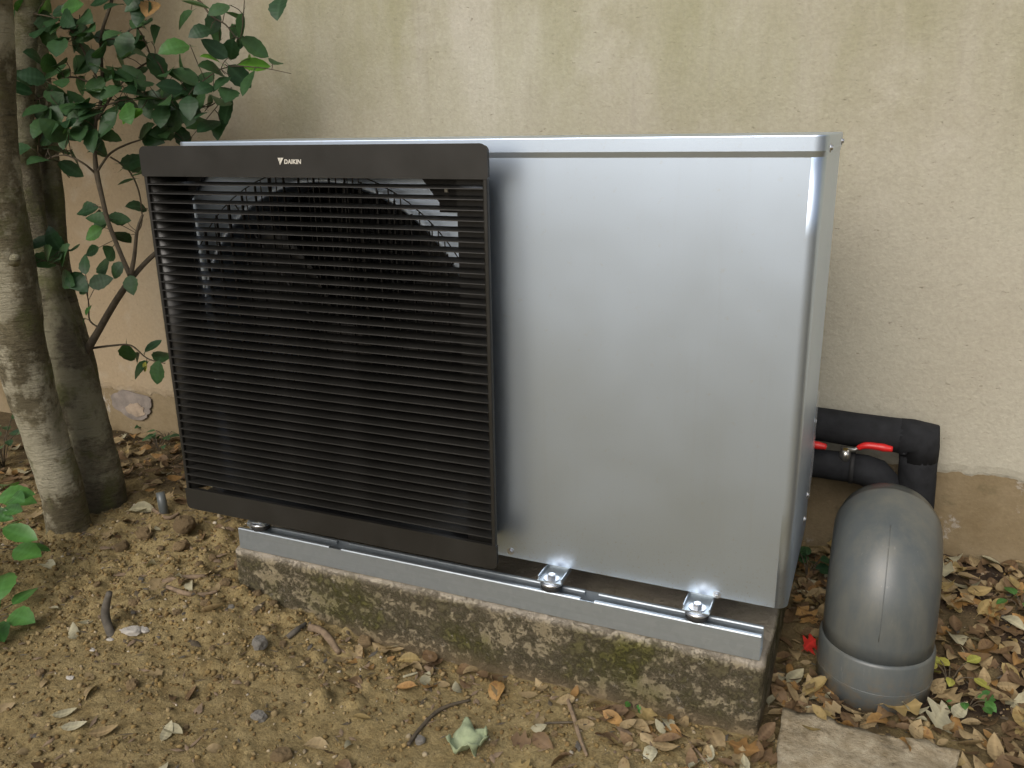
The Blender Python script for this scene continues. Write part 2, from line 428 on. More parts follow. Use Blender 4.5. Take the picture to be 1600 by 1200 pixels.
gy = np.concatenate([[-90, -40, -15, -6, -3, -1.8, -1.3, -1.1], fy, [1.0, 2, 5, 15, 40, 90]])
GX, GY = np.meshgrid(gx, gy, indexing='ij')
Z = ground_base(np.clip(GX, -2, 3), np.clip(GY, -2, 1))
fade = ((GX > X0) & (GX < X1) & (GY > Y0) & (GY < Y1)).astype(float)
rough_amt = .55+.9*np.clip(vnoise(GX, GY, 2.2, 9)+.5-.25+.5*np.exp(-((GX+.1)**2/.25+(GY+.15)**2/.12)), 0, 1)
Z += fade*(vnoise(GX, GY, 3, 1)*.016+vnoise(GX, GY, 9, 2)*.010+rough_amt*(vnoise(GX, GY, 28, 3)*.006+vnoise(GX, GY, 60, 4)*.0045+vnoise(GX, GY, 130, 6)*.0035))
def bumps(n, rmin, rmax, xr, yr, hs_):
    for _ in range(n):
        r = rmin+(rmax-rmin)*rng.random()**2.5; cx = rng.uniform(*xr); cy = rng.uniform(*yr)
        i0, i1 = np.searchsorted(gx, [cx-r, cx+r]); j0, j1 = np.searchsorted(gy, [cy-r, cy+r])
        if i1 <= i0 or j1 <= j0: continue
        xx = GX[i0:i1, j0:j1]-cx; yy = GY[i0:i1, j0:j1]-cy
        h = np.sqrt(np.clip(1-(xx*xx+yy*yy)/(r*r), 0, 1))
        Z[i0:i1, j0:j1] += h*r*hs_*rng.uniform(.4, 1)
bumps(5200, .005, .015, (-1.4, 2.2), (-.9, .72), .34)
bumps(1300, .008, .028, (-.6, .6), (-.3, .3), .45)
def gz(x, y):
    i = int(np.clip(np.searchsorted(gx, x)-1, 0, len(gx)-2)); j = int(np.clip(np.searchsorted(gy, y)-1, 0, len(gy)-2))
    u = (x-gx[i])/(gx[i+1]-gx[i]); v = (y-gy[j])/(gy[j+1]-gy[j])
    return float((Z[i, j]*(1-u)+Z[i+1, j]*u)*(1-v)+(Z[i, j+1]*(1-u)+Z[i+1, j+1]*u)*v)
def on_ground(px, py):
    d_ = ray(px, py); c = Vector(CAM); t = .8
    while t < 6:
        p = c+d_*t
        if p.z < gz(p.x, p.y): break
        t += .004
    return c+d_*t
def humus_at(x, y):
    # leaf-mould: right of the block and along the wall foot on the left
    r = 1/(1+np.exp(-(x-1.40)/.03))*1/(1+np.exp(-(y+.16+.25*(x-1.4))/.04))
    l = 1/(1+np.exp((x-.02)/.06))*1/(1+np.exp(-(y-.22)/.05))
    u = (np.abs(x-.72) < .66)*1.0*(y > .0)
    return np.clip(np.maximum(np.maximum(r, l*.8), u*.6), 0, 1)
nx, ny = GX.shape
V = np.stack([GX, GY, Z], -1).reshape(-1, 3)
idx = np.arange(nx*ny).reshape(nx, ny)
F = np.stack([idx[:-1, :-1], idx[1:, :-1], idx[1:, 1:], idx[:-1, 1:]], -1).reshape(-1, 4)
me = bpy.data.meshes.new('ground'); me.vertices.add(len(V)); me.vertices.foreach_set('co', V.ravel())
me.loops.add(F.size); me.loops.foreach_set('vertex_index', F.ravel().astype(np.int32))
me.polygons.add(len(F)); me.polygons.foreach_set('loop_start', np.arange(0, F.size, 4, dtype=np.int32))
me.polygons.foreach_set('use_smooth', np.ones(len(F), bool)); me.update(calc_edges=True)
hum = humus_at(GX, GY)*np.clip(.75+vnoise(GX, GY, 14, 21)*1.6, 0, 1)
at_ = me.attributes.new('humus', 'FLOAT_COLOR', 'POINT')
at_.data.foreach_set('color', np.repeat(hum.reshape(-1, 1), 4, 1).astype(np.float32).ravel())
tag(link('ground', me, M['dirt']), kind='structure')

# gravel and soil crumbs: too many to count
def ico_template(sub=1):
    bm = bmesh.new(); bmesh.ops.create_icosphere(bm, subdivisions=sub, radius=1)
    v = np.array([q.co[:] for q in bm.verts]); bm.verts.index_update(); f = np.array([[q.index for q in ff.verts] for ff in bm.faces]); bm.free(); return v, f
ICO = ico_template(1)
def merged_mesh(name, verts, faces, cols, mat, smooth=False, matidx=None):
    V_ = np.concatenate(verts); off = np.cumsum([0]+[len(v) for v in verts[:-1]])
    F_ = np.concatenate([f+o for f, o in zip(faces, off)])
    k = F_.shape[1]
    me = bpy.data.meshes.new(name); me.vertices.add(len(V_)); me.vertices.foreach_set('co', V_.astype(np.float32).ravel())
    me.loops.add(F_.size); me.loops.foreach_set('vertex_index', F_.ravel().astype(np.int32))
    me.polygons.add(len(F_)); me.polygons.foreach_set('loop_start', np.arange(0, F_.size, k, dtype=np.int32))
    for mm in (mat if isinstance(mat, list) else [mat]): me.materials.append(mm)
    if matidx is not None: me.polygons.foreach_set('material_index', np.repeat(matidx, [len(f) for f in faces]).astype(np.int32))
    me.update(calc_edges=True)
    if cols is not None:
        a = me.attributes.new('tint', 'FLOAT_COLOR', 'POINT')
        cc = np.concatenate([np.tile(np.append(c, 1), (len(v), 1)) for c, v in zip(cols, verts)])
        a.data.foreach_set('color', cc.astype(np.float32).ravel())
    if smooth: me.polygons.foreach_set('use_smooth', [True]*len(me.polygons))
    return me
vs_, fs_, cs_ = [], [], []
PAL = np.array([(.22, .157, .068), (.26, .196, .10), (.165, .11, .045), (.33, .27, .175), (.20, .14, .056), (.12, .078, .034), (.42, .37, .29)])
PW = np.array([.29, .2, .22, .05, .16, .07, .01])
def inside_block(x, y): return .085 < x < 1.36 and -.06 < y < .5
n_g = 0
while n_g < 17000:
    x = rng.uniform(-1.3, 2.1); y = rng.uniform(-.85, .70)
    if inside_block(x, y): continue
    q = project((x, y, -.24))
    if q is None or not (-60 < q[0] < 1660 and -40 < q[1] < 1260): continue
    dens = .35+.65*math.exp(-((x+.05)**2/.3+(y+.12)**2/.1))+.3*math.exp(-((y+.12)**2/.01))
    if humus_at(x, y) > .5: dens *= .35
    if rng.random() > dens: continue
    r = .0011+.0062*rng.random()**4.6
    if rng.random() < .012: r += rng.uniform(.002, .006)
    A = Matrix.Rotation(rng.uniform(0, 6.3), 3, 'Z') @ Matrix.Rotation(rng.uniform(0, 3), 3, 'X')
    v = ICO[0]*np.array([1, rng.uniform(.6, 1), rng.uniform(.45, .8)])*r*(1+nr.uniform(-.38, .38, (len(ICO[0]), 1)))
    v = v@np.array(A).T+np.array([x, y, gz(x, y)+r*.25])
    vs_.append(v); fs_.append(ICO[1]); cs_.append(PAL[nr.choice(7, p=PW)]*rng.uniform(.75, 1.2)); n_g += 1
tag(link('gravel', merged_mesh('gravel', vs_, fs_, cs_, M['gravel'])), 'fine gravel and soil crumbs strewn over the brown dirt', 'gravel', kind='stuff')

# ------------------------------------------------------------------ wall
wl = empty('garden_wall', (0, WALL_Y, -.2), 'long beige roughcast garden wall behind the heat pump, algae streaked', 'wall')
def edge_z(x):
    b = .045 if x > .9 else (-.045 if x < -.4 else -.045+.09*(x+.4)/1.3)
    return b+.018*mnoise.noise(Vector((x*3.1, 1, 0)))+.014*mnoise.noise(Vector((x*11, 2, 0)))+.012*mnoise.noise(Vector((x*31, 5, 0)))+.008*mnoise.noise(Vector((x*70, 5, 3)))
xs = np.concatenate([np.arange(-9, -1.6, .5), np.arange(-1.6, 2.6, .012), np.arange(2.6, 9.1, .5)])
v, f = [], []
for x in xs:
    e = edge_z(x)
    v += [(x, WALL_Y+.002, e), (x, WALL_Y-.003, e+.012*(1+.8*mnoise.noise(Vector((x*50, 9, 0))))), (x, WALL_Y-.006, e+.03), (x, WALL_Y-.006, 2.5), (x, WALL_Y+.03, 2.5)]
for i in range(len(xs)-1):
    for k in range(4): f.append((i*5+k, (i+1)*5+k, (i+1)*5+k+1, i*5+k+1))
pd_obj('render_coat', v, f, M['wall'], wl)
box('masonry', (-9, WALL_Y, -.6), (9, WALL_Y+.22, 2.494), M['wall_low'], wl)
prism('coping', [(WALL_Y-.03, 2.503), (WALL_Y+.25, 2.503), (WALL_Y+.25, 2.54), (WALL_Y+.11, 2.58), (WALL_Y-.03, 2.54)], 'x', -9.02, 9.02, M['greystone'], wl)
# scar in the render on the left: grey patch of repair mortar with a pale chip
def blob_plate(name, c, rx, rz, y0, th, mat, parent, seed):
    pts = []
    for k in range(36):
        a = 2*math.pi*k/36; r = 1+.28*mnoise.noise(Vector((math.cos(a)*1.7+seed, math.sin(a)*1.7, seed)))+.12*mnoise.noise(Vector((math.cos(a)*6, math.sin(a)*6, seed)))
        pts.append((c[0]+rx*r*math.cos(a), c[1]+rz*r*math.sin(a)))
    return prism(name, pts, 'y', y0-th, y0, mat, parent)
p = at(205, 632, y=WALL_Y-.01)
blob_plate('mortar_patch', (p.x, p.z), .105, .055, WALL_Y-.0055, .004, simple('grey_mortar', (.21, .18, .155), .92, 0, .3, 25, bump=.5, bscale=90), wl, 3.1)
p = at(212, 640, y=WALL_Y-.01)
blob_plate('mortar_chip', (p.x, p.z), .045, .026, WALL_Y-.009, .003, simple('pale_mortar', (.33, .26, .19), .92, 0, .3, 30, bump=.5, bscale=90), wl, 8.4)

# ------------------------------------------------------------------ concrete block
def displaced_box(name, lo, hi, step, mat, disp, parent=None):
    lo = Vector(lo); hi = Vector(hi); bm = bmesh.new()
    def face(o, du, dv):
        nu = max(1, round(du.length/step)); nv = max(1, round(dv.length/step))
        g = [[bm.verts.new(o+du*(i/nu)+dv*(j/nv)) for j in range(nv+1)] for i in range(nu+1)]
        for i in range(nu):
            for j in range(nv): bm.faces.new((g[i][j], g[i+1][j], g[i+1][j+1], g[i][j+1]))
    X = Vector((hi.x-lo.x, 0, 0)); Y = Vector((0, hi.y-lo.y, 0)); Zv = Vector((0, 0, hi.z-lo.z))
    face(lo, X, Zv); face(lo+Y, X, Zv); face(lo, Y, Zv); face(lo+X, Y, Zv); face(lo+Zv, X, Y)
    bmesh.ops.remove_doubles(bm, verts=bm.verts, dist=1e-5)
    cen = (lo+hi)/2
    for vv in bm.verts: vv.co = disp(vv.co.copy(), lo, hi)
    return bm_obj(name, bm, mat, parent, True)
def disp_block(p, lo, hi):
    n = mnoise.fractal(p*14, 1, 2, 4)*.0035+mnoise.noise(p*5)*.004
    ft = max(0, 1-(p.y-lo.y)/.012); tp = max(0, 1-(hi.z-p.z)/.012); sd = max(0, 1-min(p.x-lo.x, hi.x-p.x)/.012)
    q = p.copy()
    if ft > 0: q.y += -n*ft+.0015
    if sd > 0: q.x += n*sd*(1 if p.x > .7 else -1)
    if tp > 0: q.z += min(0, n)*.5*tp-.0005
    if tp > .5 and ft > .5:
        k = .004+.006*max(0, mnoise.noise(Vector((p.x*9, 3, 1))))+.006*max(0, mnoise.noise(Vector((p.x*31, 7, 1))))
        q.z -= k; q.y += k*.6
    if sd > .5 and (tp > .5 or ft > .5): q.x -= .006*(1 if p.x > .7 else -1)
    return q
blk = displaced_box('concrete_plinth', (.094, -.056, -.42), (1.352, .47, -.090), .0115, M['concrete'], disp_block)
tag(blk, 'low mossy weathered concrete plinth carrying the heat pump rail', 'plinth')

# ------------------------------------------------------------------ galvanised rail
rail = empty('mounting_rail', (.7, -.03, -.088), 'galvanised steel channel rail lying along the plinth edge', 'rail')
RL, RR, RF, RB, RZ0, RZ1 = .112, 1.343, -.051, -.009, -.0875, -.0355
bm = bmesh.new()
add_box(bm, (RL, RF, RZ0), (RR, RF+.0028, RZ1-.002)); add_box(bm, (RL, RB-.0028, RZ0), (RR, RB, RZ1-.002)); add_box(bm, (RL, RF+.0028, RZ0), (RR, RB-.0028, RZ0+.0028))
bm_obj('channel', bm, M['galv'], rail)
notch = [(.375, .408), (.985, .018+.985+.012)]
def lip(name, yc, sgn, cuts):
    a = RL
    for (c0, c1) in cuts+[(RR, RR)]:
        prof = [(yc, RZ1-.0022), (yc+sgn*.002, RZ1), (yc+sgn*.0085, RZ1), (yc+sgn*.0105, RZ1-.002), (yc+sgn*.0105, RZ1-.009), (yc+sgn*.0085, RZ1-.009), (yc+sgn*.0085, RZ1-.0026), (yc+sgn*.0028, RZ1-.0026)]
        prism(name, prof, 'x', a, c0, M['galv'], rail); a = c1
lip('lip', RF, 1, notch); lip('lip', RB, -1, notch)

# ------------------------------------------------------------------ heat pump
hp = empty('heat_pump', (.69, .19, 0), 'silver heat pump outdoor unit with large black slatted fan grille', 'heat pump')
UW, UH, UD, LID = 1.38, .838, .385, .027
PX0 = .022
# front panel with the fan opening, behind the grille
FC, FR = (.40, .42), .372
bm = bmesh.new(); N = 144
def rect_pt(a, x0, x1, z0, z1):
    dx, dz = math.cos(a), math.sin(a)
    t = min((x1-FC[0])/dx if dx > 1e-9 else 9e9, (x0-FC[0])/dx if dx < -1e-9 else 9e9, (z1-FC[1])/dz if dz > 1e-9 else 9e9, (z0-FC[1])/dz if dz < -1e-9 else 9e9)
    return FC[0]+dx*t, FC[1]+dz*t
angs = sorted([2*math.pi*k/N for k in range(N)]+[math.atan2(zz-FC[1], xx-FC[0]) % (2*math.pi) for xx in (PX0, .768) for zz in (.012, .836)])
rings = []
for rr, yy in ((None, 0), (FR, 0), (FR-.006, -.004), (FR-.012, -.002), (FR-.016, .008), (FR-.020, .05), (FR-.018, .10)):
    ring = []
    for a in angs:
        if rr is None: x, z = rect_pt(a, PX0, .768, .012, .836)
        else: x, z = FC[0]+rr*math.cos(a), FC[1]+rr*math.sin(a)
        ring.append(bm.verts.new((x, yy, z)))
    rings.append(ring)
na = len(angs)
for A_, B_ in zip(rings, rings[1:]):
    for k in range(na): bm.faces.new((A_[k], A_[(k+1) % na], B_[(k+1) % na], B_[k]))
o = bm_obj('fan_panel', bm, M['silver'], hp, True)
# right front panel folded round the corner to the side
prof = [(.7685, .0), (.90, 0), (1.1, 0), (1.25, 0)]
RC = .022
for k in range(11):
    a = -math.pi/2+k/10*math.pi/2
    prof.append((UW-RC+RC*math.cos(a), RC+RC*math.sin(a)))
prof += [(UW, .1), (UW, UD)]
zs_ = [0, .2, .45, .7, UH]
bm = bmesh.new(); g = []
for j, z in enumerate(zs_):
    inn = 0
    row = []
    for i, (x, y) in enumerate(prof):
        zz = z
        if j == 0 and 4 <= i <= 14: zz = 0
        row.append(bm.verts.new((x-(inn if x > 1.3 else 0), y+(inn if y < .05 else 0), zz)))
    g.append(row)
for a in range(len(g)-1):
    for b in range(len(prof)-1): bm.faces.new((g[a][b], g[a][b+1], g[a+1][b+1], g[a+1][b]))
front = bm_obj('front_panel', bm, M['silver'], hp, True)
for pl in front.data.polygons: pl.use_smooth = 1.357 < pl.center.x < 1.3799 and pl.center.y < .023
md = front.modifiers.new('s', 'SOLIDIFY'); md.thickness = .0012; md.offset = -1
# inner carcass, rear coil guard and base pan
box('rear_panel', (.04, UD-.02, .006), (UW-.004, UD-.002, UH-.004), M['silver'], hp)
box('left_panel', (PX0, .003, .006), (PX0+.014, UD-.021, UH-.004), M['silver'], hp)
box('base_pan', (PX0+.015, .004, .006), (UW-.028, UD-.022, .022), M['galv'], hp)
box('coil', (PX0+.016, UD-.06, .024), (.82, UD-.022, UH-.01), M['fin'], hp)
box('partition', (.822, .004, .024), (.836, UD-.022, UH-.01), M['black'], hp)
bm = bmesh.new()
for k in range(46):
    x = .05+k*.0165; add_box(bm, (x, UD-.066, .03), (x+.003, UD-.0605, UH-.02))
bm_obj('coil_fins', bm, M['fin'], hp)
# lid
bm = bmesh.new()
def lid_ring(inset, z):
    x0, x1, y0, y1 = PX0-.003+inset, UW+.003-inset, -.003+inset, UD+.004-inset; r = .024-inset*.5; out = []
    for cx, cy, a0 in ((x1-r, y0+r, -90), (x1-.006, y1-.006, 0), (x0+.006, y1-.006, 90), (x0+r, y0+r, 180)):
        rr = r if cy < .1 else .006
        for k in range(9):
            a = math.radians(a0+k*90/8); out.append(bm.verts.new((cx+rr*math.cos(a), cy+rr*math.sin(a), z)))
    return out
L = [lid_ring(.004, UH-.012), lid_ring(.0, UH+.0015), lid_ring(0, UH+LID-.0025), lid_ring(.0008, UH+LID-.0008), lid_ring(.0025, UH+LID)]
for A_, B_ in zip(L[1:], L[2:]):
    for k in range(36): bm.faces.new((A_[k], A_[(k+1) % 36], B_[(k+1) % 36], B_[k]))
for k in range(36): bm.faces.new((L[1][k], L[1][(k+1) % 36], L[0][(k+1) % 36], L[0][k]))
bm.faces.new(L[-1])
lid = bm_obj('lid', bm, M['silver'], hp)
for pl in lid.data.polygons: pl.use_smooth = True
lid.data.set_sharp_from_angle(angle=math.radians(14))
# thin black strip standing in for the shadow line under the lid
box('lid_shadow_strip', (.77, .0015, UH-.006), (UW-.03, .003, UH+.002), M['rubber'], hp)
def screw(loc, axis, parent, r=.0055):
    bm = bmesh.new(); bmesh.ops.create_cone(bm, cap_ends=True, segments=14, radius1=r, radius2=r*.72, depth=.0035)
    bmesh.ops.create_cone(bm, cap_ends=True, segments=14, radius1=r*1.45, radius2=r*1.4, depth=.0012, matrix=Matrix.Translation((0, 0, -.0018)))
    add_box(bm, (-r*.6, -r*.13, .0012), (r*.6, r*.13, .0021))
    rot = {'-y': Matrix.Rotation(math.pi/2, 4, 'X'), '+x': Matrix.Rotation(math.pi/2, 4, 'Y')}[axis]
    bm.transform(Matrix.Translation(loc) @ rot)
    return bm_obj('screw', bm, M['zinc'], parent)
for px, py in ((798, 861), (1120, 929)):
    p = at(px, py, y=0); screw((p.x, -.0025, p.z), '-y', front)
screw((UW+.0055, .035, UH+.006), '+x', lid); screw((UW+.0055, .355, UH+.010), '+x', lid)
for y, z in ((.36, .262), (.33, .100), (.30, .055)): screw((UW+.0025, y, z), '+x', front)
# remnant of protective film on the right side
v = []; f = []
for i in range(15):
    z = .08+i*.018
    w0 = .345+.008*mnoise.noise(Vector((z*30, 1, 2))); 
    v += [(UW+.0015, w0, z), (UW+.004+.004*abs(mnoise.noise(Vector((z*25, 4, 2)))), w0+.018+.006*mnoise.noise(Vector((z*40, 7, 2))), z)]
for i in range(14): f.append((2*i, 2*i+1, 2*i+3, 2*i+2))
pd_obj('film', v, f, M['film'], hp, True)

# --- grille
GW, GZ0, GZ1, GP = .816, .018, .855, -.088
def rounded(x0, x1, z0, z1, r, corners):
    out = []
    for (cx, cz, a0, nm) in ((x1, z1, 0, 'tr'), (x0, z1, 90, 'tl'), (x0, z0, 180, 'bl'), (x1, z0, 270, 'br')):
        rr = r if nm in corners else .0015
        ox = cx-rr if cx == x1 else cx+rr; oz = cz-rr if cz == z1 else cz+rr
        for k in range(7):
            a = math.radians(a0+k*15); out.append((ox+rr*math.cos(a), oz+rr*math.sin(a)))
    return out
def band(name, x0, x1, z0, z1, y0, y1, r, corners, bev=.003):
    bm = bmesh.new(); add_prism(bm, rounded(x0, x1, z0, z1, r, corners), 'y', y0, y1)
    bm.normal_update()
    es = [e for e in bm.edges if all(abs(q.co.y-y0) < 1e-6 for q in e.verts)]
    bmesh.ops.bevel(bm, geom=es, offset=bev, segments=3, affect='EDGES', profile=.5)
    o_ = bm_obj(name, bm, M['plastic'], hp); return o_
top_band = band('grille_top', 0, GW, .7985, GZ1, GP, GP+.014, .012, ('tr', 'tl'))
band('grille_bottom', 0.0, GW, GZ0, .0655, GP, GP+.014, .010, ('br', 'bl'))
# right rail of the frame and the inner post behind the slats
box('grille_side', (.8075, GP+.001, .0657), (GW, GP+.013, .7983), M['plastic'], hp, .0025)
box('grille_side', (0, GP+.001, .0657), (.0085, GP+.030, .7983), M['plastic'], hp, .0025)
box('grille_back_rail', (.03, GP+.0145, .812), (.735, -.001, .836), M['black'], hp)
box('grille_back_rail', (.03, GP+.0145, .03), (.735, -.001, .052), M['black'], hp)
prism('grille_post', [(.736, -.050), (.7955, -.050), (.7965, -.047), (.7745, -.001), (.736, -.001)], 'z', .045, .7978, M['plastic'], hp)
# left cheek: concave return that the slats run into
prof = []
for k in range(13):
    t = k/12*math.pi/2
    prof.append((.0087+.041*math.sin(t), GP+.008+.076*(1-math.cos(t))))
bm = bmesh.new()
A_ = [bm.verts.new((x, y, .0657)) for x, y in prof]; B_ = [bm.verts.new((x, y, .7983)) for x, y in prof]
for k in range(12): bm.faces.new((A_[k], A_[k+1], B_[k+1], B_[k]))
o = bm_obj('grille_cheek', bm, M['plastic'], hp, True)
md = o.modifiers.new('s', 'SOLIDIFY'); md.thickness = .003; md.offset = -1
prism('black_corner_plate', [(.046, .7985), (.046, .738), (.10, .7985)], 'y', -.012, -.003, M['black'], hp)
prism('black_corner_plate', [(.046, .055), (.11, .055), (.046, .14)], 'y', -.012, -.003, M['black'], hp)  # added to black out the silver in the lower left, dark behind the slats
prism('black_corner_plate', [(.735, .055), (.735, .14), (.67, .055)], 'y', -.012, -.003, M['black'], hp)  # same added dark cover for the lower right corner
prism('corner_bracket', [(.650, .7975), (.690, .748), (.690, .730), (.7355, .730), (.7355, .7975)], 'y', -.034, -.003, M['black'], hp)
box('bracket_clip', (.704, -.038, .768), (.711, -.0345, .780), M['logo'], hp)
# slats
prof = [(GP+.0005, -.0012), (GP+.0007, .0001), (GP+.0022, .0008), (GP+.0345, .0042), (GP+.0352, .0034), (GP+.0345, .0026), (GP+.0022, -.0015)]
bm = bmesh.new(); add_prism(bm, prof, 'x', 0, 1)
sm = bpy.data.meshes.new('slat'); bmesh.ops.recalc_face_normals(bm, faces=bm.faces)
# curve the left end back into the cheek
bm.free(); bm = bmesh.new()
secs = [(.0043, .011), (.012, .005), (.022, .0016), (.036, 0), (.3, 0), (.55, 0), (.8072-.0035, 0)]
rows = []
for (sx, back) in secs:
    rows.append([bm.verts.new((max(.0088, .0045+sx)-(max(0, y-GP-.010)*.75 if sx > .8 else 0), y, z)) for y, z in prof])
n = len(prof)
for a, b in zip(rows, rows[1:]):
    for k in range(n): bm.faces.new((a[k], a[(k+1) % n], b[(k+1) % n], b[k]))
bm.faces.new(rows[0]); bm.faces.new(rows[-1][::-1])
bmesh.ops.recalc_face_normals(bm, faces=bm.faces); bm.to_mesh(sm); bm.free(); sm.materials.append(M['plastic'])
NS = 37; PITCHZ = (.7985-.0655)/(NS+1); P0 = .7985-PITCHZ
for k in range(NS):
    o = bpy.data.objects.new('slat', sm); col.objects.link(o); o.parent = hp; o.matrix_parent_inverse = Matrix.Translation(-Vector(hp.location))
    o.location = (0, 0, P0-k*PITCHZ)
# support bars behind the slats and fine wire guard
for k in range(18):
    x = .075+k*.0372; h = .385**2-(x-FC[0])**2
    if h < .004: continue
    h = math.sqrt(h); box('guard_bar', (x, GP+.0400, max(.0658, FC[1]-h)), (x+.0018, GP+.046, min(.7983, FC[1]+h)), M['plastic'], hp)
bm = bmesh.new()
for k in range(56):
    x = .02+k*.0135
    if k % 7 in (2, 3, 5) or (x < FC[0] and k % 3 == 1): continue
    h = .392**2-(x-FC[0])**2
    if h <= .001: continue
    h = math.sqrt(h)
    add_box(bm, (x, -.030, max(.067, FC[1]-h)), (x+.0018, -.0282, min(.7975, FC[1]+h)))
for k in range(2):
    rr = .08+k*.312
    pts = [(FC[0]+rr*math.cos(a), -.026, FC[1]+rr*math.sin(a)) for a in [2*math.pi*q/64 for q in range(65)]]
    add_tube(bm, pts, .0013, 5, False)
for k in range(8):
    a = k*math.pi/4+.35
    add_tube(bm, [(FC[0]+.05*math.cos(a), -.024, FC[1]+.05*math.sin(a)), (FC[0]+.385*math.cos(a+.25), -.024, FC[1]+.385*math.sin(a+.25))], .0018, 5)
bm_obj('wire_guard', bm, M['wire'], hp)
# fan
fan = tube('fan', [(FC[0], .03, FC[1]), (FC[0], .035, FC[1]), (FC[0], .13, FC[1])], [.055, .07, .075], M['fan'], hp, 32)
for k in range(3):
    bm = bmesh.new(); g = []
    for i in range(9):
        r = .07+.27*i/8
        row = []
        for j in range(7):
            a = 2*math.pi*k/3+.3+(-.55+1.1*j/6)*(.75+.25*i/8)+.35*(i/8)**1.5
            row.append(bm.verts.new((FC[0]+r*math.cos(a), .05+.07*j/6+.01*math.sin(i/8*3), FC[1]+r*math.sin(a))))
        g.append(row)
    for i in range(8):
        for j in range(6): bm.faces.new((g[i][j], g[i+1][j], g[i+1][j+1], g[i][j+1]))
    b_ = bm_obj('blade', bm, M['fan'], fan, True); md = b_.modifiers.new('s', 'SOLIDIFY'); md.thickness = .004
# logo
lg = at(434, 248, y=GP); lx0, lx1 = .361, .4165
def text_mesh(body, size, offset, shear):
    cu = bpy.data.curves.new('t', 'FONT'); cu.body = body; cu.size = size; cu.offset = offset; cu.shear = shear; cu.extrude = .0004; cu.space_character = 1.02
    ob = bpy.data.objects.new('t', cu); col.objects.link(ob); bpy.context.view_layer.update()
    me_ = bpy.data.meshes.new_from_object(ob.evaluated_get(bpy.context.evaluated_depsgraph_get())); bpy.data.objects.remove(ob); bpy.data.curves.remove(cu); return me_
me = text_mesh('DAIKIN', .012, .00035, .12)
co = np.array([q.co[:] for q in me.vertices]); w_ = co[:, 0].max()-co[:, 0].min(); h_ = co[:, 1].max()-co[:, 1].min()
S = .041/w_; Sz = .0088/h_
me.transform(Matrix(((S, 0, 0, .3765-co[:, 0].min()*S), (0, 0, -1, GP-.0006), (0, Sz, 0, .8218-co[:, 1].min()*Sz), (0, 0, 0, 1))))
me.name = 'logo_lettering'; link('logo_lettering', me, M['logo'], top_band)
bm = bmesh.new()
add_prism(bm, [(.3615, .8335), (.3685, .8335), (.3645, .8262)], 'y', GP-.001, GP-.0001)
add_prism(bm, [(.3692, .8335), (.3755, .8335), (.3660, .8195), (.3648, .8250)], 'y', GP-.001, GP-.0001)
bm_obj('logo_mark', bm, M['logo'], top_band)
# feet: bracket, bolt, washers, rubber mount
for fxx in (.165, .9165, 1.2185):
    y0 = -.030
    bm = bmesh.new()
    add_box(bm, (fxx-.026, -.046, -.0165), (fxx+.026, .02, -.0140)); add_box(bm, (fxx-.026, -.042, -.0139), (fxx-.0238, .02, -.006)); add_box(bm, (fxx+.0238, -.042, -.0139), (fxx+.026, .02, -.006))
    add_box(bm, (fxx-.0237, .0165, -.0139), (fxx+.0237, .02, .0055))
    foot = bm_obj('foot', bm, M['galv'], hp)
    tube('rubber_mount', [(fxx, y0, -.0352), (fxx, y0, -.033), (fxx, y0, -.028), (fxx, y0, -.024)], [.021, .0225, .0225, .021], M['rubber'], foot, 28, smooth=False)
    tube('cup_washer', [(fxx, y0, -.0238), (fxx, y0, -.0222), (fxx, y0, -.0185), (fxx, y0, -.0167)], [.0235, .0242, .0235, .019], M['zinc'], foot, 28)
    tube('washer', [(fxx, y0, -.0139), (fxx, y0, -.0120)], [.0165, .0165], M['zinc'], foot, 28, smooth=False)
    tube('hex_bolt', [(fxx, y0, -.0119), (fxx, y0, -.0050), (fxx, y0, -.0036)], [.0095, .0095, .0075], M['zinc'], foot, 6, smooth=False)

# ------------------------------------------------------------------ insulated pipes and valves
def mitre_tube(name, pts, r, mat, parent, n=20):
    return tube(name, pts, r, mat, parent, n, rough=.035, seed=rng.random()*9)
PY = .63
pp = empty('insulated_pipe', (1.60, PY, -.1), 'thicker outer black foam pipe running along the wall then down', 'pipe')
P = [(1.30, .42, .165), (1.30, .60, .165), (1.32, PY, .166), (1.40, PY, .164), (1.50, PY, .160), (1.585, PY, .158)]
def soften(pts, n=4):
    out = []
    for a, b in zip(pts, pts[1:]):
        a = Vector(a); b = Vector(b)
        for k in range(n): out.append(a.lerp(b, k/n))
    out.append(Vector(pts[-1])); return out
tube('horizontal_foam', soften(P, 3), .042, M['foam'], pp, 20, .03, 1)
tube('corner_foam', [(1.560, PY, .159), (1.585, PY, .158), (1.604, PY, .154), (1.607, PY, .135), (1.608, PY, .105)], [.0425, .044, .056, .044, .0432], M['foam'], pp, 20, .04, 4)
tube('vertical_foam', soften([(1.607, PY, .118), (1.610, PY, .05), (1.613, PY-.002, -.03), (1.612, PY-.02, -.10), (1.60, PY-.05, -.2)], 3), [.043]*13, M['foam'], pp, 20, .03, 7)
ip = empty('insulated_pipe', (1.52, PY, -.1), 'inner black foam pipe with red lever valves beside the unit', 'pipe')
tube('horizontal_foam', soften([(1.29, .42, .072), (1.29, .585, .072), (1.32, .60, .074), (1.40, .60, .073), (1.462, .60, .072)], 3), .036, M['foam'], ip, 20, .03, 11)
tube('elbow_foam', [(1.466, .60, .072), (1.49, .60, .071), (1.515, .60, .064), (1.531, .60, .048), (1.537, .60, .02), (1.54, .598, -.03), (1.545, .59, -.1), (1.55, .575, -.2)], [.037, .039, .041, .041, .040, .038, .037, .036], M['foam'], ip, 20, .04, 15)
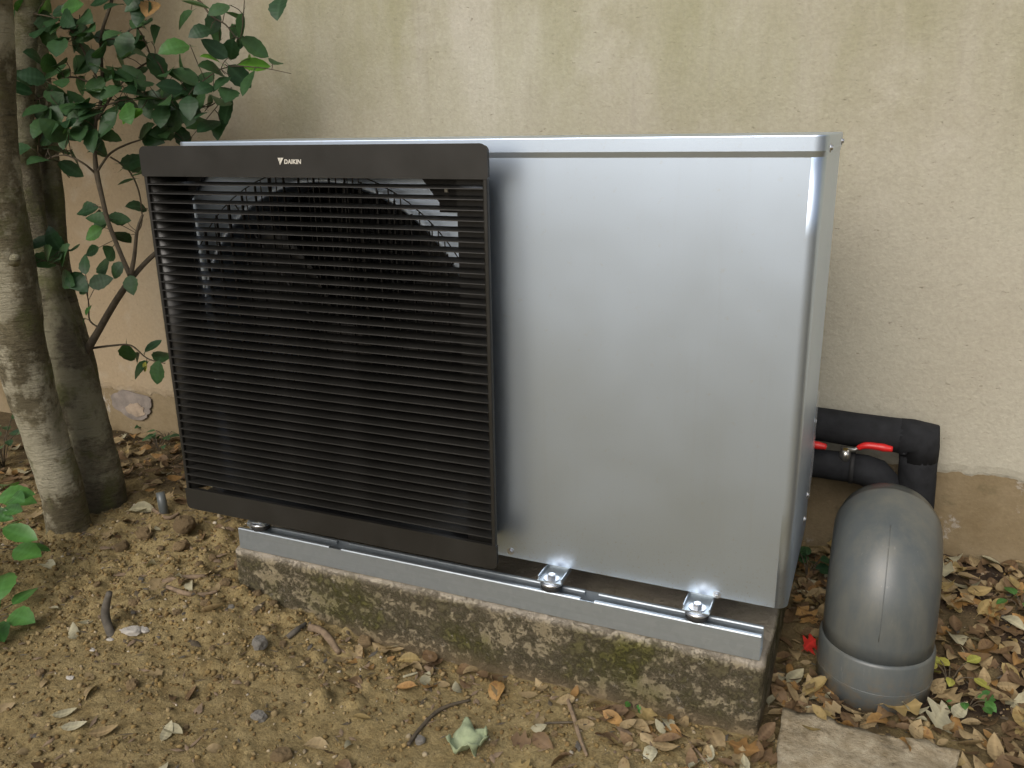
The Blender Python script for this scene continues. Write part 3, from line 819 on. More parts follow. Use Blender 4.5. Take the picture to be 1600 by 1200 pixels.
tube('joint_tape', [(1.458, .60, .072), (1.468, .60, .072)], [.0385, .039], M['rubber'], ip, 20)
def lever(x0, y0, z0, x1, parent):
    tube('valve_body', [(x0, y0, z0-.012), (x0, y0, z0+.006), (x0, y0, z0+.014)], [.013, .013, .009], M['steel'], parent, 16)
    tube('valve_nut', [(x0, y0, z0+.0141), (x0, y0, z0+.021)], [.008, .008], M['brass'], parent, 6, smooth=False)
    bm = bmesh.new()
    add_tube(bm, [(x0-.012, y0, z0+.0165), (x0+.02, y0, z0+.017), (x0+.033, y0, z0+.026), (x0+.045, y0, z0+.031)], [.006, .006, .0065, .007], 8)
    h_ = bm_obj('lever_plate', bm, M['steel'], parent, True)
    bm = bmesh.new(); pts = spline([(x0+.026, y0, z0+.0215), (x0+.042, y0, z0+.031), (x0+.07, y0, z0+.032), (x1-.02, y0, z0+.031), (x1, y0, z0+.030)], 4)
    add_tube(bm, pts, lerp_list([.006, .0085, .009, .010, .0065], len(pts)), 10)
    bm_obj('grip', bm, M['red'], h_, True)
lever(1.445, .585, .108, 1.548, ip); lever(1.29, .56, .103, 1.402, ip)

# ------------------------------------------------------------------ grey PVC elbow
ex, ey = 1.549, .224
ez = gz(ex, ey)-.03
el = empty('pvc_elbow', (ex, ey, ez+.03), 'large grey plastic pipe elbow standing in the leaf litter', 'pipe elbow')
R1, R2 = .1135, .1080
tube('socket_collar', [(ex, ey, ez), (ex, ey, ez+.055), (ex, ey, ez+.0575), (ex, ey, ez+.060), (ex, ey, -.155), (ex, ey, -.150), (ex, ey, -.149)], [R1-.001, R1-.001, R1, R1, R1, R1-.003, R2], M['pvc'], el, 64)
zb, RBEND = -.098, .128
pts = [(ex, ey, -.152), (ex, ey, -.115)]
for k in range(21):
    a = math.pi/2*k/20
    pts.append((ex, ey+RBEND*(1-math.cos(a)), zb+RBEND*math.sin(a)))
bm = bmesh.new(); add_tube(bm, pts, R2, 64, False)
o = bm_obj('bend', bm, M['pvc'], el, True); md = o.modifiers.new('s', 'SOLIDIFY'); md.thickness = .005; md.offset = -1
bm = bmesh.new(); yb = ey+RBEND; zc = zb+RBEND
add_tube(bm, [(ex, yb+.001, zc), (ex, yb+.004, zc), (ex, yb+.03, zc)], [R2-.0055, R2-.0055, R2-.0055], 64, False)
o = bm_obj('outlet_rim', bm, M['pvc'], el, True); md = o.modifiers.new('s', 'SOLIDIFY'); md.thickness = .005; md.offset = -1
tube('mould_line', [(ex+(q[0]-ex), q[1]-(R2-.0004)*math.cos(math.pi/2*k/20), q[2]+(R2-.0004)*math.sin(math.pi/2*k/20)) for k, q in enumerate(pts[2:16])], .0011, M['pvc'], el, 6)
tube('socket_bead', [(ex+(R1-.0002)*math.cos(2*math.pi*k/72), ey+(R1-.0002)*math.sin(2*math.pi*k/72), ez+.064) for k in range(73)], .0011, M['pvc'], el, 6)
# ------------------------------------------------------------------ stones and slab
def disp_slab(p, lo, hi):
    q = p.copy(); n = mnoise.fractal(p*9, 1, 2, 4)
    q.z += (n*.014+mnoise.fractal(p*40, 1, 2, 3)*.004 if p.z > (lo.z+hi.z)/2 else 0)
    ex_ = min(p.x-lo.x, hi.x-p.x, p.y-lo.y, hi.y-p.y)
    if ex_ < .012: q.x += n*.012; q.y += mnoise.noise(p*13+Vector((4, 4, 4)))*.012; q.z -= .003 if p.z > hi.z-.002 else 0
    return q
SLZ = -.226
cs4 = [at(1222, 1103, z=SLZ), at(1500, 1168, z=SLZ), at(1516, 1320, z=SLZ), at(1196, 1300, z=SLZ)]
slab = displaced_box('stone_slab', (0, 0, 0), (.33, .30, .07), .011, M['slab'], disp_slab)
for vv in slab.data.vertices:
    u = min(1.05, max(-.05, vv.co.x/.33)); t_ = min(1.05, max(-.05, vv.co.y/.30)); zz = vv.co.z
    a = cs4[3].lerp(cs4[2], u); b = cs4[0].lerp(cs4[1], u); q = a.lerp(b, t_)
    vv.co = Vector((q.x, q.y, SLZ-.07+zz))
    if t_ > .97 and .45 < u < .95: vv.co.y -= .012*math.sin((u-.45)/.5*math.pi)
slab.data.update()
tag(slab, 'flat pale limestone slab lying in front of grey pipe elbow', 'slab')
def rock_mesh(seed, sub=3):
    bm = bmesh.new(); bmesh.ops.create_icosphere(bm, subdivisions=sub, radius=1)
    for vv in bm.verts:
        p_ = vv.co.copy()
        k = 1+.38*mnoise.noise(p_*1.1+Vector((seed*3.7, 0, 0)))+.14*mnoise.noise(p_*2.7+Vector((0, seed*5.1, 0)))+.05*mnoise.noise(p_*7)
        c_ = mnoise.cell_vector(p_*1.6+Vector((seed, 0, 0)))
        vv.co = p_*k
        vv.co.z = max(vv.co.z, -.55)
        vv.co.z = min(vv.co.z, .62+.2*mnoise.noise(p_*3))
    me_ = bpy.data.meshes.new('stone'); bm.to_mesh(me_); bm.free()
    return me_
ROCKS = [rock_mesh(k) for k in range(7)]
ROCKS_G = [r.copy() for r in ROCKS]
for r in ROCKS: r.materials.append(M['stone'])
for r in ROCKS_G: r.materials.append(M['greystone'])
def rock(px, py, wpx, label, grey=False, group=None, k=None, sink=.35):
    p = on_ground(px, py); q = project(p); r = wpx/2*q[2]/FPX
    me_ = (ROCKS_G if grey else ROCKS)[rng.randrange(7) if k is None else k]
    o_ = bpy.data.objects.new('stone', me_); col.objects.link(o_)
    o_.scale = (r, r*rng.uniform(.7, .95), r*rng.uniform(.7, .9)); o_.rotation_euler = (rng.uniform(-.15, .15), rng.uniform(-.15, .15), rng.uniform(0, 6.3))
    o_.location = (p.x, p.y+r*.4, gz(p.x, p.y+r*.4)+o_.scale.z*(.55-sink))
    return tag(o_, label, 'stone', group)
rock(285, 836, 40, 'largest rounded earthy stone left of the rail end', sink=-.25, k=2)
rock(221, 842, 26, 'squarish ochre stone under a dead leaf near the trunks', sink=-.2, k=4)
rock(281, 862, 24, 'pale flat stone just in front of largest earthy stone', sink=-.15)
rock(402, 1014, 32, 'bluish grey pebble on bare dirt left of plinth', True, sink=.1)
rock(402, 1126, 26, 'dull grey stone half sunk in dirt in front', True, sink=.3)
rock(204, 1076, 22, 'angular tan stone alone on the smooth dirt', sink=.1)
rock(186, 1158-300, 26, 'small brown stone between tree trunks and rail', sink=.2)
rock(437, 1188, 34, 'tan stone half buried at front of dirt', sink=.25)
rock(655, 1162, 18, 'small light grey stone beside thin dark stick', True, sink=.1)
rock(568, 1008, 24, 'pale rounded pebble resting at plinth foot', sink=.0)
for (px, py, w_) in [(440, 1010, 14), (330, 875, 14), (350, 915, 18), (205, 945, 16), (215, 942, 12), (320, 950, 16), (60, 1055, 15), (385, 1072, 12), (40, 1062, 9), (120, 930, 12), (98, 940, 11), (250, 860, 12), (360, 890, 13),
        (480, 1035, 10), (330, 1015, 13), (770, 1165, 12), (820, 1160, 10), (300, 930, 14), (425, 945, 13), (400, 930, 15), (440, 930, 12), (340, 858, 12), (310, 885, 15), (150, 915, 11), (265, 905, 12), (275, 960, 14), (180, 900, 10), (395, 960, 12), (360, 950, 10), (500, 1060, 9), (705, 1080, 11), (655, 1068, 9), (735, 1070, 11), (900, 1105, 9), (865, 1150, 12), (1040, 1135, 11), (980, 1170, 12), (290, 1140, 10), (60, 1120, 10), (340, 1060, 9)]:
    g_ = rng.random() < .15; cn = 'grey' if g_ else 'tan'
    zn = 'on the rough dirt left of the plinth end' if py < 970 and px < 460 else ('on the dirt along the plinth foot' if px > 460 else 'on the smooth open dirt')
    sz = 'tiny' if w_ < 12 else 'small'
    rock(px, py, w_, sz+' '+cn+' pebble '+zn, g_, sz+' '+cn+' pebbles '+zn)

# ------------------------------------------------------------------ leaves
def leaf_mesh(name, L_, W_, fold, curl, serr, mat, lobed=False, stem=.25, twist=0.0, n=9):
    bm = bmesh.new(); mid = []; lf = []; rt = []
    for i in range(n+1):
        t = i/n
        if lobed: wv = W_*.5*math.sin(math.pi*min(1, t*.97+.03))**.7*(1+.45*math.cos(t*5.2*math.pi))*.85
        else: wv = W_*.5*(math.sin(math.pi*t**.82)**.80 if 0 < t < 1 else 0)*(1+(serr if i % 2 else -serr))
        x = L_*t; zc_ = curl*L_*(t-.4)**2
        a = twist*(t-.5)
        zf = fold*wv
        mid.append(bm.verts.new((x, 0, zc_)))
        if 0 < i < n:
            lf.append(bm.verts.new((x+serr*.01, wv*math.cos(a), zc_+zf+wv*math.sin(a)))); rt.append(bm.verts.new((x+serr*.01, -wv*math.cos(a), zc_+zf-wv*math.sin(a))))
        else: lf.append(None); rt.append(None)
    for i in range(n):
        for S_, flip in ((lf, False), (rt, True)):
            q = [mid[i], mid[i+1], S_[i+1], S_[i]]; q = [z for z in q if z is not None]
            bm.faces.new(q[::-1] if flip else q)
    if stem:
        sw = L_*.012
        a = bm.verts.new((0, sw, mid[0].co.z)); b = bm.verts.new((0, -sw, mid[0].co.z)); c = bm.verts.new((-stem*L_, 0, mid[0].co.z-stem*L_*.3)); d_ = bm.verts.new((0, 0, mid[0].co.z+sw*1.4))
        bm.faces.new((a, b, c)); bm.faces.new((a, c, d_)); bm.faces.new((b, d_, c))
    me_ = bpy.data.meshes.new(name); bm.to_mesh(me_); bm.free()
    me_.polygons.foreach_set('use_smooth', [True]*len(me_.polygons)); me_.materials.append(M[mat]); return me_
def leafset(mat): return [leaf_mesh('leaf', .05, .034, .2, -.25, .06, mat), leaf_mesh('leaf', .05, .034, .1, -.45, .05, mat), leaf_mesh('leaf', .05, .029, .3, .1, .03, mat, twist=.4), leaf_mesh('leaf', .05, .033, .12, -.15, .05, mat, twist=-.4)]
GREEN = {k: leafset(k) for k in ('leaf', 'leaf_bright', 'leaf_mid', 'leaf_yellow', 'd_orange')}

def leaf_obj(parent, base, axis, normal, L_, mat='leaf'):
    x = Vector(axis).normalized(); z = Vector(normal); z = (z-x*z.dot(x)).normalized(); y = z.cross(x)
    o_ = bpy.data.objects.new('leaf', rng.choice(GREEN[mat])); col.objects.link(o_)
    s = L_/.05
    mw = Matrix(((x.x*s, y.x*s, z.x*s, base.x), (x.y*s, y.y*s, z.y*s, base.y), (x.z*s, y.z*s, z.z*s, base.z), (0, 0, 0, 1)))
    o_.parent = parent; o_.matrix_parent_inverse = Matrix.Translation(-world_loc(parent)) if parent.type == 'EMPTY' else Matrix.Identity(4)
    o_.matrix_basis = mw
    if parent.type == 'MESH' and parent.parent is not None: pass
    return o_

# ------------------------------------------------------------------ trees
def pxpath(pts):      # (px, py, y, width_px) -> points and radii
    P_, R_ = [], []
    for px, py, y, wpx in pts:
        p_ = at(px, py, y=y); P_.append(p_); R_.append(wpx/2*project(p_)[2]/FPX)
    return P_, R_
def limb(name, pts, mat, parent, n=16, rough=.09, seed=0, sub=6):
    P_, R_ = pxpath(pts); Q = spline(P_, sub); return tube(name, Q, lerp_list(R_, len(Q)), mat, parent, n, rough, seed), Q
pA = at(112, 852, z=-.205)
tA = empty('tree', tuple(pA), 'pale barked leaning tree trunk in front of the darker one', 'tree')
trunkA, QA = limb('trunk', [(118, 905, pA.y+.06, 84), (110, 845, pA.y+.06, 70), (98, 775, pA.y+.06, 62), (73, 690, pA.y+.05, 62), (46, 600, pA.y+.04, 70), (26, 500, pA.y+.03, 76), (12, 400, pA.y+.02, 76), (0, 300, pA.y+.01, 66), (-8, 180, pA.y, 62), (-12, 60, pA.y-.02, 60), (-15, -60, pA.y-.04, 58), (-30, -400, pA.y-.1, 50), (-80, -900, pA.y-.2, 36)], M['bark_pale'], tA, 28, .10, 2, 9)
bm = bmesh.new()
add_tube(bm, [at(22, 408, y=pA.y-.03), at(24, 404, y=pA.y-.045), at(25, 402, y=pA.y-.055)], [.014, .012, .006], 14, True, .2, 3)
bm_obj('branch_scar', bm, M['bark_dark'], tA, True)
limb('limb', [(-15, -60, pA.y-.04, 40), (60, -260, pA.y-.2, 30), (220, -520, pA.y-.35, 24), (420, -760, pA.y-.5, 16)], M['bark_pale'], tA, 12)
limb('limb', [(-20, -200, pA.y-.05, 36), (-200, -420, pA.y-.2, 28), (-420, -640, pA.y-.3, 18)], M['bark_pale'], tA, 12)
yB = .15
pB = at(152, 795, z=-.20)
tB = empty('tree', tuple(pB), 'dark multi-stemmed tree with glossy green leaves beside the wall', 'tree')
limb('trunk', [(162, 850, yB+.03, 100), (156, 790, yB+.03, 84), (142, 700, yB+.03, 70), (118, 600, yB+.03, 64), (92, 520, yB+.03, 56), (72, 440, yB+.04, 46), (52, 360, yB+.06, 42), (40, 270, yB+.08, 42), (32, 170, yB+.1, 40), (40, 60, yB+.12, 36), (50, -80, yB+.12, 34), (40, -400, yB+.1, 26)], M['bark_dark'], tB, 24, .10, 5, 8)
limb('limb', [(140, 640, yB+.08, 44), (124, 560, yB+.10, 44), (104, 480, yB+.12, 36), (90, 400, yB+.14, 32), (82, 300, yB+.16, 32), (72, 200, yB+.18, 28), (62, 80, yB+.2, 26), (60, -60, yB+.2, 24), (90, -360, yB+.2, 18)], M['bark_dark'], tB, 18, .08, 6, 7)
BR = []
def branch(pts, n=8):
    o_, Q = limb('branch', pts, M['twig'], tB, n, .10, rng.random()*9, 5); BR.append((o_, Q)); return Q
yl = .34
branch([(128, 560, yB+.06, 15), (152, 520, .24, 11), (178, 475, .27, 10), (203, 438, .29, 10)])
branch([(203, 438, .29, 8), (210, 400, .30, 6.5), (214, 362, .30, 5), (223, 335, .31, 3.5)])
branch([(203, 438, .29, 9), (222, 416, .33, 8), (243, 396, .37, 8), (275, 375, .43, 6)])
branch([(203, 430, .29, 8), (190, 400, .29, 7), (170, 350, .29, 7), (160, 310, .29, 7), (151, 270, .30, 8), (148, 235, .31, 6), (150, 190, .32, 5), (160, 140, .34, 5), (158, 60, .36, 5), (172, 10, .38, 5), (190, -60, .4, 5)])
branch([(152, 268, .30, 4), (172, 240, .33, 3.5), (200, 225, .36, 3), (222, 218, .38, 2)])
branch([(150, 272, .30, 4), (130, 255, .27, 3), (100, 242, .25, 2.5), (70, 250, .24, 2)])
branch([(172, 245, .33, 3), (200, 265, .36, 2.5), (217, 300, .38, 2.5), (222, 345, .40, 2), (214, 365, .4, 1.5)])
branch([(150, 190, .32, 4), (190, 130, .36, 3), (240, 95, .40, 3), (262, 130, .42, 3), (285, 180, .44, 2.5), (320, 205, .45, 2)])
branch([(158, 60, .36, 4), (185, 60, .37, 3), (215, 45, .40, 3), (240, 100, .42, 2)])
branch([(160, 140, .34, 3.5), (110, 120, .30, 3), (70, 150, .28, 2.5), (30, 165, .26, 2)])
branch([(150, 170, .32, 3), (200, 155, .34, 2.5), (280, 150, .38, 2.5), (345, 108, .40, 2), (400, 105, .42, 1.6), (455, 115, .44, 1)])
branch([(190, -60, .40, 6), (260, -40, .40, 5), (310, 0, .40, 4), (330, 25, .40, 3), (352, 38, .41, 2.5), (375, 60, .42, 2), (382, 0, .42, 1.5)])
branch([(190, -60, .40, 4), (330, -70, .42, 3.5), (430, -20, .44, 2), (446, 5, .44, 1.5)])
branch([(160, 140, .34, 3), (120, 60, .3, 3), (90, 30, .28, 2.5), (40, 20, .26, 2)])
branch([(138, 545, .24, 4), (175, 540, .26, 3), (205, 540, .28, 2.5), (230, 560, .30, 2), (258, 568, .31, 1.5)])
branch([(155, 512, .25, 3), (140, 500, .25, 2.5), (138, 470, .25, 2), (128, 440, .16, 2), (95, 415, .09, 2), (60, 405, .05, 1.5)])
branch([(300, 165, .43, 2.5), (330, 165, .43, 2), (360, 140, .43, 1.5), (290, 225, .44, 1)])
def near_branch(p_):
    best = None
    for o_, Q in BR:
        for q in Q[1:]:
            d_ = (q-p_).length
            if best is None or d_ < best[0]: best = (d_, q, o_)
    return best
LEAF1 = [(1020,30),(1140,50),(1220,90),(1110,125),(1130,170),(1215,185),(1262,150),(1115,255),(1110,305,'b'),(1300,330,'b'),(1325,345,'b'),(1110,355),(1250,400),(1290,430),(1060,460),(1190,490),(1090,530),(1180,590),(1085,655),(1140,670),(950,340),(820,350),(905,245,'m'),(960,405),(880,455),(745,430),(740,285),(700,250),(800,180),(735,90),(760,130),(630,300),(650,235),(560,200),(520,255),(520,350),(490,320),(400,335),(310,330),(250,330),(320,430),(165,400),(130,520),(210,530),(310,500),(420,450),(560,400),(600,390),(590,470),(430,530),(540,540,'m'),(690,610,'b'),(665,590,'m'),(580,600),(760,520),(770,560),(880,600),(990,590),(1000,520),(960,480),(930,520),(850,690),(790,720),(950,710),(760,680),(230,600),(210,660),(230,735),(340,720),(390,620),(460,640),(540,640),(480,730),(570,710),(200,830),(330,890),(400,830),(310,790),(490,770),(260,200),(300,150),(230,110),(410,160),(400,220),(450,270),(300,240),(380,40,'m'),(330,60),(110,30,'m'),(100,80),(590,30),(700,30),(780,40,'o'),(470,150),(1450,40),(1470,10),(1240,225),(1205,260),(1325,250),(1440,320),(660,950),(720,900),(715,1075),(700,840),(450,1090),(500,1130),(610,1140),(520,1180),(90,780),(75,440),(840,600),(1040,590),(350,100),(440,90),(240,40,'m'),(180,160),(640,420),(700,480),(660,540),(500,450),(470,590),(360,560),(280,620),(520,690),(900,560),(1030,480),(1150,430),(870,380),(820,500),(900,640),(350,660),(280,680)]
LEAF2 = [(550,40),(620,90),(590,180,'m'),(745,90),(760,200),(690,300),(580,290),(530,370),(730,410),(650,380),(630,480),(420,470),(480,480),(820,500),(540,530),(550,660,'m'),(525,735,'m'),(260,240),(340,250),(440,280),(210,350),(290,350),(360,340),(800,930),(860,970),(960,885),(1010,940),(910,1015,'y'),(985,1050),(870,1030),(300,300),(400,310),(330,210)]
pxl = [(c[0]/3.3333, c[1]/3.3333, c[2] if len(c) > 2 else 'g') for c in LEAF1]+[(c[0]/4, 320+c[1]/4, c[2] if len(c) > 2 else 'g') for c in LEAF2]
for c in [q for q in pxl if q[1] < 260 and 20 < q[0] < 340 and q[2] == 'g']:
    if rng.random() < .72: pxl.append((c[0]+rng.uniform(-24, 24), c[1]+rng.uniform(-24, 24), 'g'))
MT = {'g': 'leaf', 'b': 'leaf_bright', 'm': 'leaf_mid', 'o': 'd_orange', 'y': 'leaf_yellow'}
tw = {}
for px, py, k in pxl:
    yy = .30+(px-150)*.0006+rng.uniform(-.07, .06); yy = min(.62, yy)
    if px < 130 and 370 < py < 460: yy = rng.uniform(.03, .10)
    c = at(px, py, y=yy); dist, q, bo = near_branch(c)
    c = c.lerp(Vector((c.x, c.y, c.z)), 0)
    if dist > .11:   # bring the leaf to the depth of its twig
        c2 = at(px, py, y=q.y); 
        if (c2-q).length < dist: c = c2; dist, q, bo = near_branch(c)
    L_ = rng.uniform(.060, .086) if k != 'y' else .034
    if px < 140 and 480 < py < 520: L_ = .034
    ax = (c-q)
    if ax.length < .012: ax = Vector((rng.uniform(-1, 1), rng.uniform(-.5, .5), rng.uniform(-1, .4)))
    ax = ax.normalized()*.8+Vector((rng.uniform(-.7, .7), rng.uniform(-.4, .2), rng.uniform(-.7, .2))); ax.normalize()
    base = c-ax*L_*.5
    nrm = Vector((.25+rng.uniform(-.5, .5), -.95+rng.uniform(-.4, .4), .6+rng.uniform(-.4, .4)))
    leaf_obj(bo, base, ax, nrm, L_, MT[k])
    if (base-q).length > .012:
        tw.setdefault(bo.name, (bo, []))[1].append((q, base))
for bo, segs in tw.values():
    for q, b in segs:
        bm = bmesh.new()
        mid_ = (q+b)/2+Vector((rng.uniform(-1, 1), rng.uniform(-1, 1), rng.uniform(-.3, 1)))*(b-q).length*.10
        add_tube(bm, spline([q, mid_, b], 3), .0011, 5)
        bm_obj('twig', bm, M['twig'], bo, True)
# upper crowns, above the frame: they shade the left of the place
def crown(parent, n, cx, rx, cy, ry, cz, rz, mat):
    tpl = GREEN[mat]; vs2, fs2 = [], []
    tris = []
    for me_ in tpl:
        vv = np.array([q.co[:] for q in me_.vertices]); ff = []
        for p_ in me_.polygons:
            ix = list(p_.vertices)
            for a in range(1, len(ix)-1): ff.append((ix[0], ix[a], ix[a+1]))
        tris.append((vv, np.array(ff)))
    clumps = [(cx+rx*rng.uniform(-1, 1), cy+ry*rng.uniform(-1, 1), cz+rz*rng.uniform(-1, 1)) for _ in range(n//22)]
    while len(vs2) < n:
        c = rng.choice(clumps)
        p_ = np.array(c)+nr.normal(0, .10, 3)
        if p_[1] > WALL_Y-.03 and p_[2] < 2.6: continue
        q = project(p_)
        if q and -40 < q[0] < 1640 and -40 < q[1] < 1240: continue
        vv, ff = rng.choice(tris)
        A = Matrix.Rotation(rng.uniform(0, 6.3), 3, 'Z') @ Matrix.Rotation(rng.gauss(0, .6), 3, 'X') @ Matrix.Rotation(rng.gauss(0, .6), 3, 'Y')
        vs2.append(vv*rng.uniform(1.3, 2.0)@np.array(A).T+p_); fs2.append(ff)
    o_ = link('crown', merged_mesh('crown', vs2, fs2, None, M[mat], True), None, parent); o_['kind'] = 'stuff'
crown(tB, 1200, -1.25, .60, .2, .5, 1.8, .45, 'leaf')
crown(tA, 1500, -1.65, .80, -.2, .7, 1.9, .6, 'leaf')

# ------------------------------------------------------------------ low plants
def plant(name, px, py, label, n, spread, h, L_, mat, group=None, off=(0, 0)):
    p_ = on_ground(px, py); p_ = Vector((p_.x+off[0], p_.y+off[1], gz(p_.x+off[0], p_.y+off[1])))
    t_ = empty(name, tuple(p_), label, 'plant', group)
    bm = bmesh.new(); tips = []
    for k in range(n):
        a = rng.uniform(0, 6.3); r = spread*rng.uniform(.35, 1)
        tip = p_+Vector((r*math.cos(a), r*math.sin(a)*.7, h*rng.uniform(.35, 1)))
        add_tube(bm, spline([p_-Vector((0, 0, .01)), p_.lerp(tip, .5)+Vector((0, 0, h*.15)), tip], 3), .0012, 5); tips.append((tip, a))
    bm_obj('stem', bm, M['twig'], t_, True)
    for tip, a in tips:
        a2 = a+rng.uniform(-.6, .6)
        leaf_obj(t_, tip, Vector((math.cos(a2), math.sin(a2)*.8-.15, rng.uniform(-.35, .25))), Vector((rng.uniform(-.3, .3), rng.uniform(-.7, .1), 1)), L_*rng.uniform(.75, 1.2), mat)
for px, py, n in ((178, 662, 9), (205, 668, 10), (236, 672, 9), (262, 690, 8), (248, 705, 7)):
    plant('creeping_ivy', px, py, 'low dark creeping ivy tuft at the wall foot', n, .05, .06, .035, 'leaf', 'ivy tufts at the wall foot')
plant('leafy_shrub', -38, 905, 'bright green leafy shrub sprouting beside the pale trunk', 24, .17, .24, .075, 'leaf_mid')
plant('leafy_shrub', -20, 980, 'broad-leaved green seedling low on the dirt by pale trunk', 9, .09, .06, .085, 'leaf_mid')
plant('dark_shrub', 5, 730, 'dark low shrub in the litter behind the pale trunk', 16, .13, .17, .045, 'leaf')
plant('seedling', 990, 1108, 'tiny green seedling at the foot of the plinth', 5, .018, .02, .016, 'leaf_mid')
plant('weed', 1482, 1070, 'light green weed sprig right of the grey pipe elbow', 7, .05, .05, .032, 'leaf_yellow')
plant('weed', 1512, 1105, 'small trailing green weed among orange dead leaves', 6, .045, .03, .03, 'leaf_mid')
plant('weed', 1262, 905, 'dark green weed between plinth and grey pipe elbow', 10, .05, .06, .04, 'leaf')
plant('weed', 1596, 955, 'green sprig in the litter at the wall foot', 6, .05, .05, .034, 'leaf_mid')
# crumpled pale green leaf on the dirt
cl = on_ground(725, 1178)
g_ = []; v = []; f = []
for i in range(17):
    for j in range(17):
        u, t_ = i/16*2-1, j/16*2-1; r = math.hypot(u, t_)
        s = .042*(1+.45*mnoise.noise(Vector((u*1.6+2, t_*1.6, 7))))
        k = 1/max(1, r*1.02)
        v.append((cl.x+u*s*k, cl.y+.02+t_*s*k*.9, gz(cl.x, cl.y)+.018+.030*mnoise.noise(Vector((u*1.3+4, t_*1.3, 1)))+.009*mnoise.noise(Vector((u*3.1, t_*3.1, 9)))+.003*abs(u+t_*.4)))
for i in range(16):
    for j in range(16): f.append((i*17+j, (i+1)*17+j, (i+1)*17+j+1, i*17+j+1))
o = pd_obj('crumpled_leaf', v, f, simple('pale_green_leaf', (.245, .285, .165), .65, 0, .35, 30, bump=.5, bscale=70), None, True)
md = o.modifiers.new('s', 'SOLIDIFY'); md.thickness = .0008
tag(o, 'crumpled pale green leaf lying on the dirt in front', 'leaf')

# ------------------------------------------------------------------ sticks and bits
def stick(pts, wpx, label, mat='stick', name='stick', lift=.3):
    P_ = []
    for px, py in pts:
        p_ = on_ground(px, py); P_.append(p_)
    r = wpx/2*project(P_[0])[2]/FPX
    P_ = [Vector((q.x, q.y, gz(q.x, q.y)+r*lift+.001)) for q in P_]
    Q = spline(P_, 6); rr = lerp_list([r*.9, r, r*.95, r*.6], len(Q))
    return tag(tube(name, Q, rr, M[mat], None, 10, .15, rng.random()*9), label, 'stick')
stick([(638, 1168), (658, 1140), (690, 1112), (735, 1097)], 7, 'thin dark curved stick beside the crumpled green leaf', 'twig', lift=.9)
stick([(886, 1096), (897, 1128), (905, 1155), (917, 1186)], 7, 'straight tan stick crossing a dark twig before the plinth', lift=1.3)
stick([(852, 1133), (880, 1132), (905, 1131)], 4, 'short dark twig under the straight tan stick', 'twig', lift=.8)
stick([(1078, 1163), (1092, 1180), (1116, 1208)], 4.5, 'thin brown twig near the corner of limestone slab', lift=.9)
stick([(482, 985), (500, 990), (515, 1004), (530, 1026)], 13, 'thick bent brown root piece at the plinth foot', lift=.7)
stick([(255, 912), (290, 905), (345, 902)], 9, 'pale dusty stick lying left of plinth end', lift=.4)
stick([(262, 920), (290, 930), (318, 932), (340, 926)], 7, 'wavy brown root lying left of plinth end', lift=.6)
stick([(450, 1000), (462, 990), (478, 978)], 9, 'stubby greyish stick beside the bent root piece', 'greystick', lift=.7)
stick([(612, 1016), (640, 1012-4)], 4, 'short pale straw under the plinth face', 'd_pale', lift=1.0)
stick([(630, 1060), (655, 1054)], 4, 'short whitish straw among leaves before the plinth', 'd_pale', lift=1.0)
stick([(240, 800), (262, 812), (280, 806)], 6, 'curved dry twig by the largest earthy stone', lift=.8)
# upright weathered stake
p0 = on_ground(176, 996); Rz = gz(p0.x, p0.y)
q1 = at(165, 962, y=p0.y+.012); q2 = at(171, 926, y=p0.y+.02)
tag(tube('wooden_stake', spline([(p0.x, p0.y+.004, Rz-.02), (q1.x, q1.y, q1.z), (q2.x, q2.y, q2.z)], 6), lerp_list([.0095, .0105, .007], 13), M['greystick'], None, 12, .15, 3), 'short dark weathered stake stuck upright in the dirt', 'stake')
p0 = on_ground(257, 802); q2 = at(250, 769, y=p0.y+.01)
tag(tube('pipe_stub', [(p0.x, p0.y, gz(p0.x, p0.y)-.02), ((p0.x+q2.x)/2, p0.y+.005, (p0.z+q2.z)/2), tuple(q2)], [.013, .013, .012], M['pvc'], None, 14, .03), 'small grey pipe stub standing in the soil by trunks', 'pipe stub')
# white plaster crumbs at the stake foot
pl_ = on_ground(200, 992); n_ = 0
for (px, py, w_, lbl) in ((205, 990, 38, 'largest white plaster crumb beside the wooden stake'), (226, 986, 22, 'flat white plaster crumb right of the wooden stake'), (172, 1000, 13, 'white plaster crumb at the wooden stake foot'), (144, 1016, 12, 'round white plaster crumb away from the wooden stake'), (110, 1061, 15, 'narrow white plaster chip alone on the dirt')):
    p_ = on_ground(px, py); r = w_/2*project(p_)[2]/FPX
    me_ = rock_mesh(20+n_, 2); me_.materials.append(M['plaster']); n_ += 1
    o_ = bpy.data.objects.new('plaster_crumb', me_); col.objects.link(o_); o_.scale = (r, r*.6, r*.35); o_.rotation_euler = (0, 0, rng.uniform(-.4, .4))
    o_.location = (p_.x, p_.y, gz(p_.x, p_.y)+r*.1); tag(o_, lbl, 'plaster crumb')

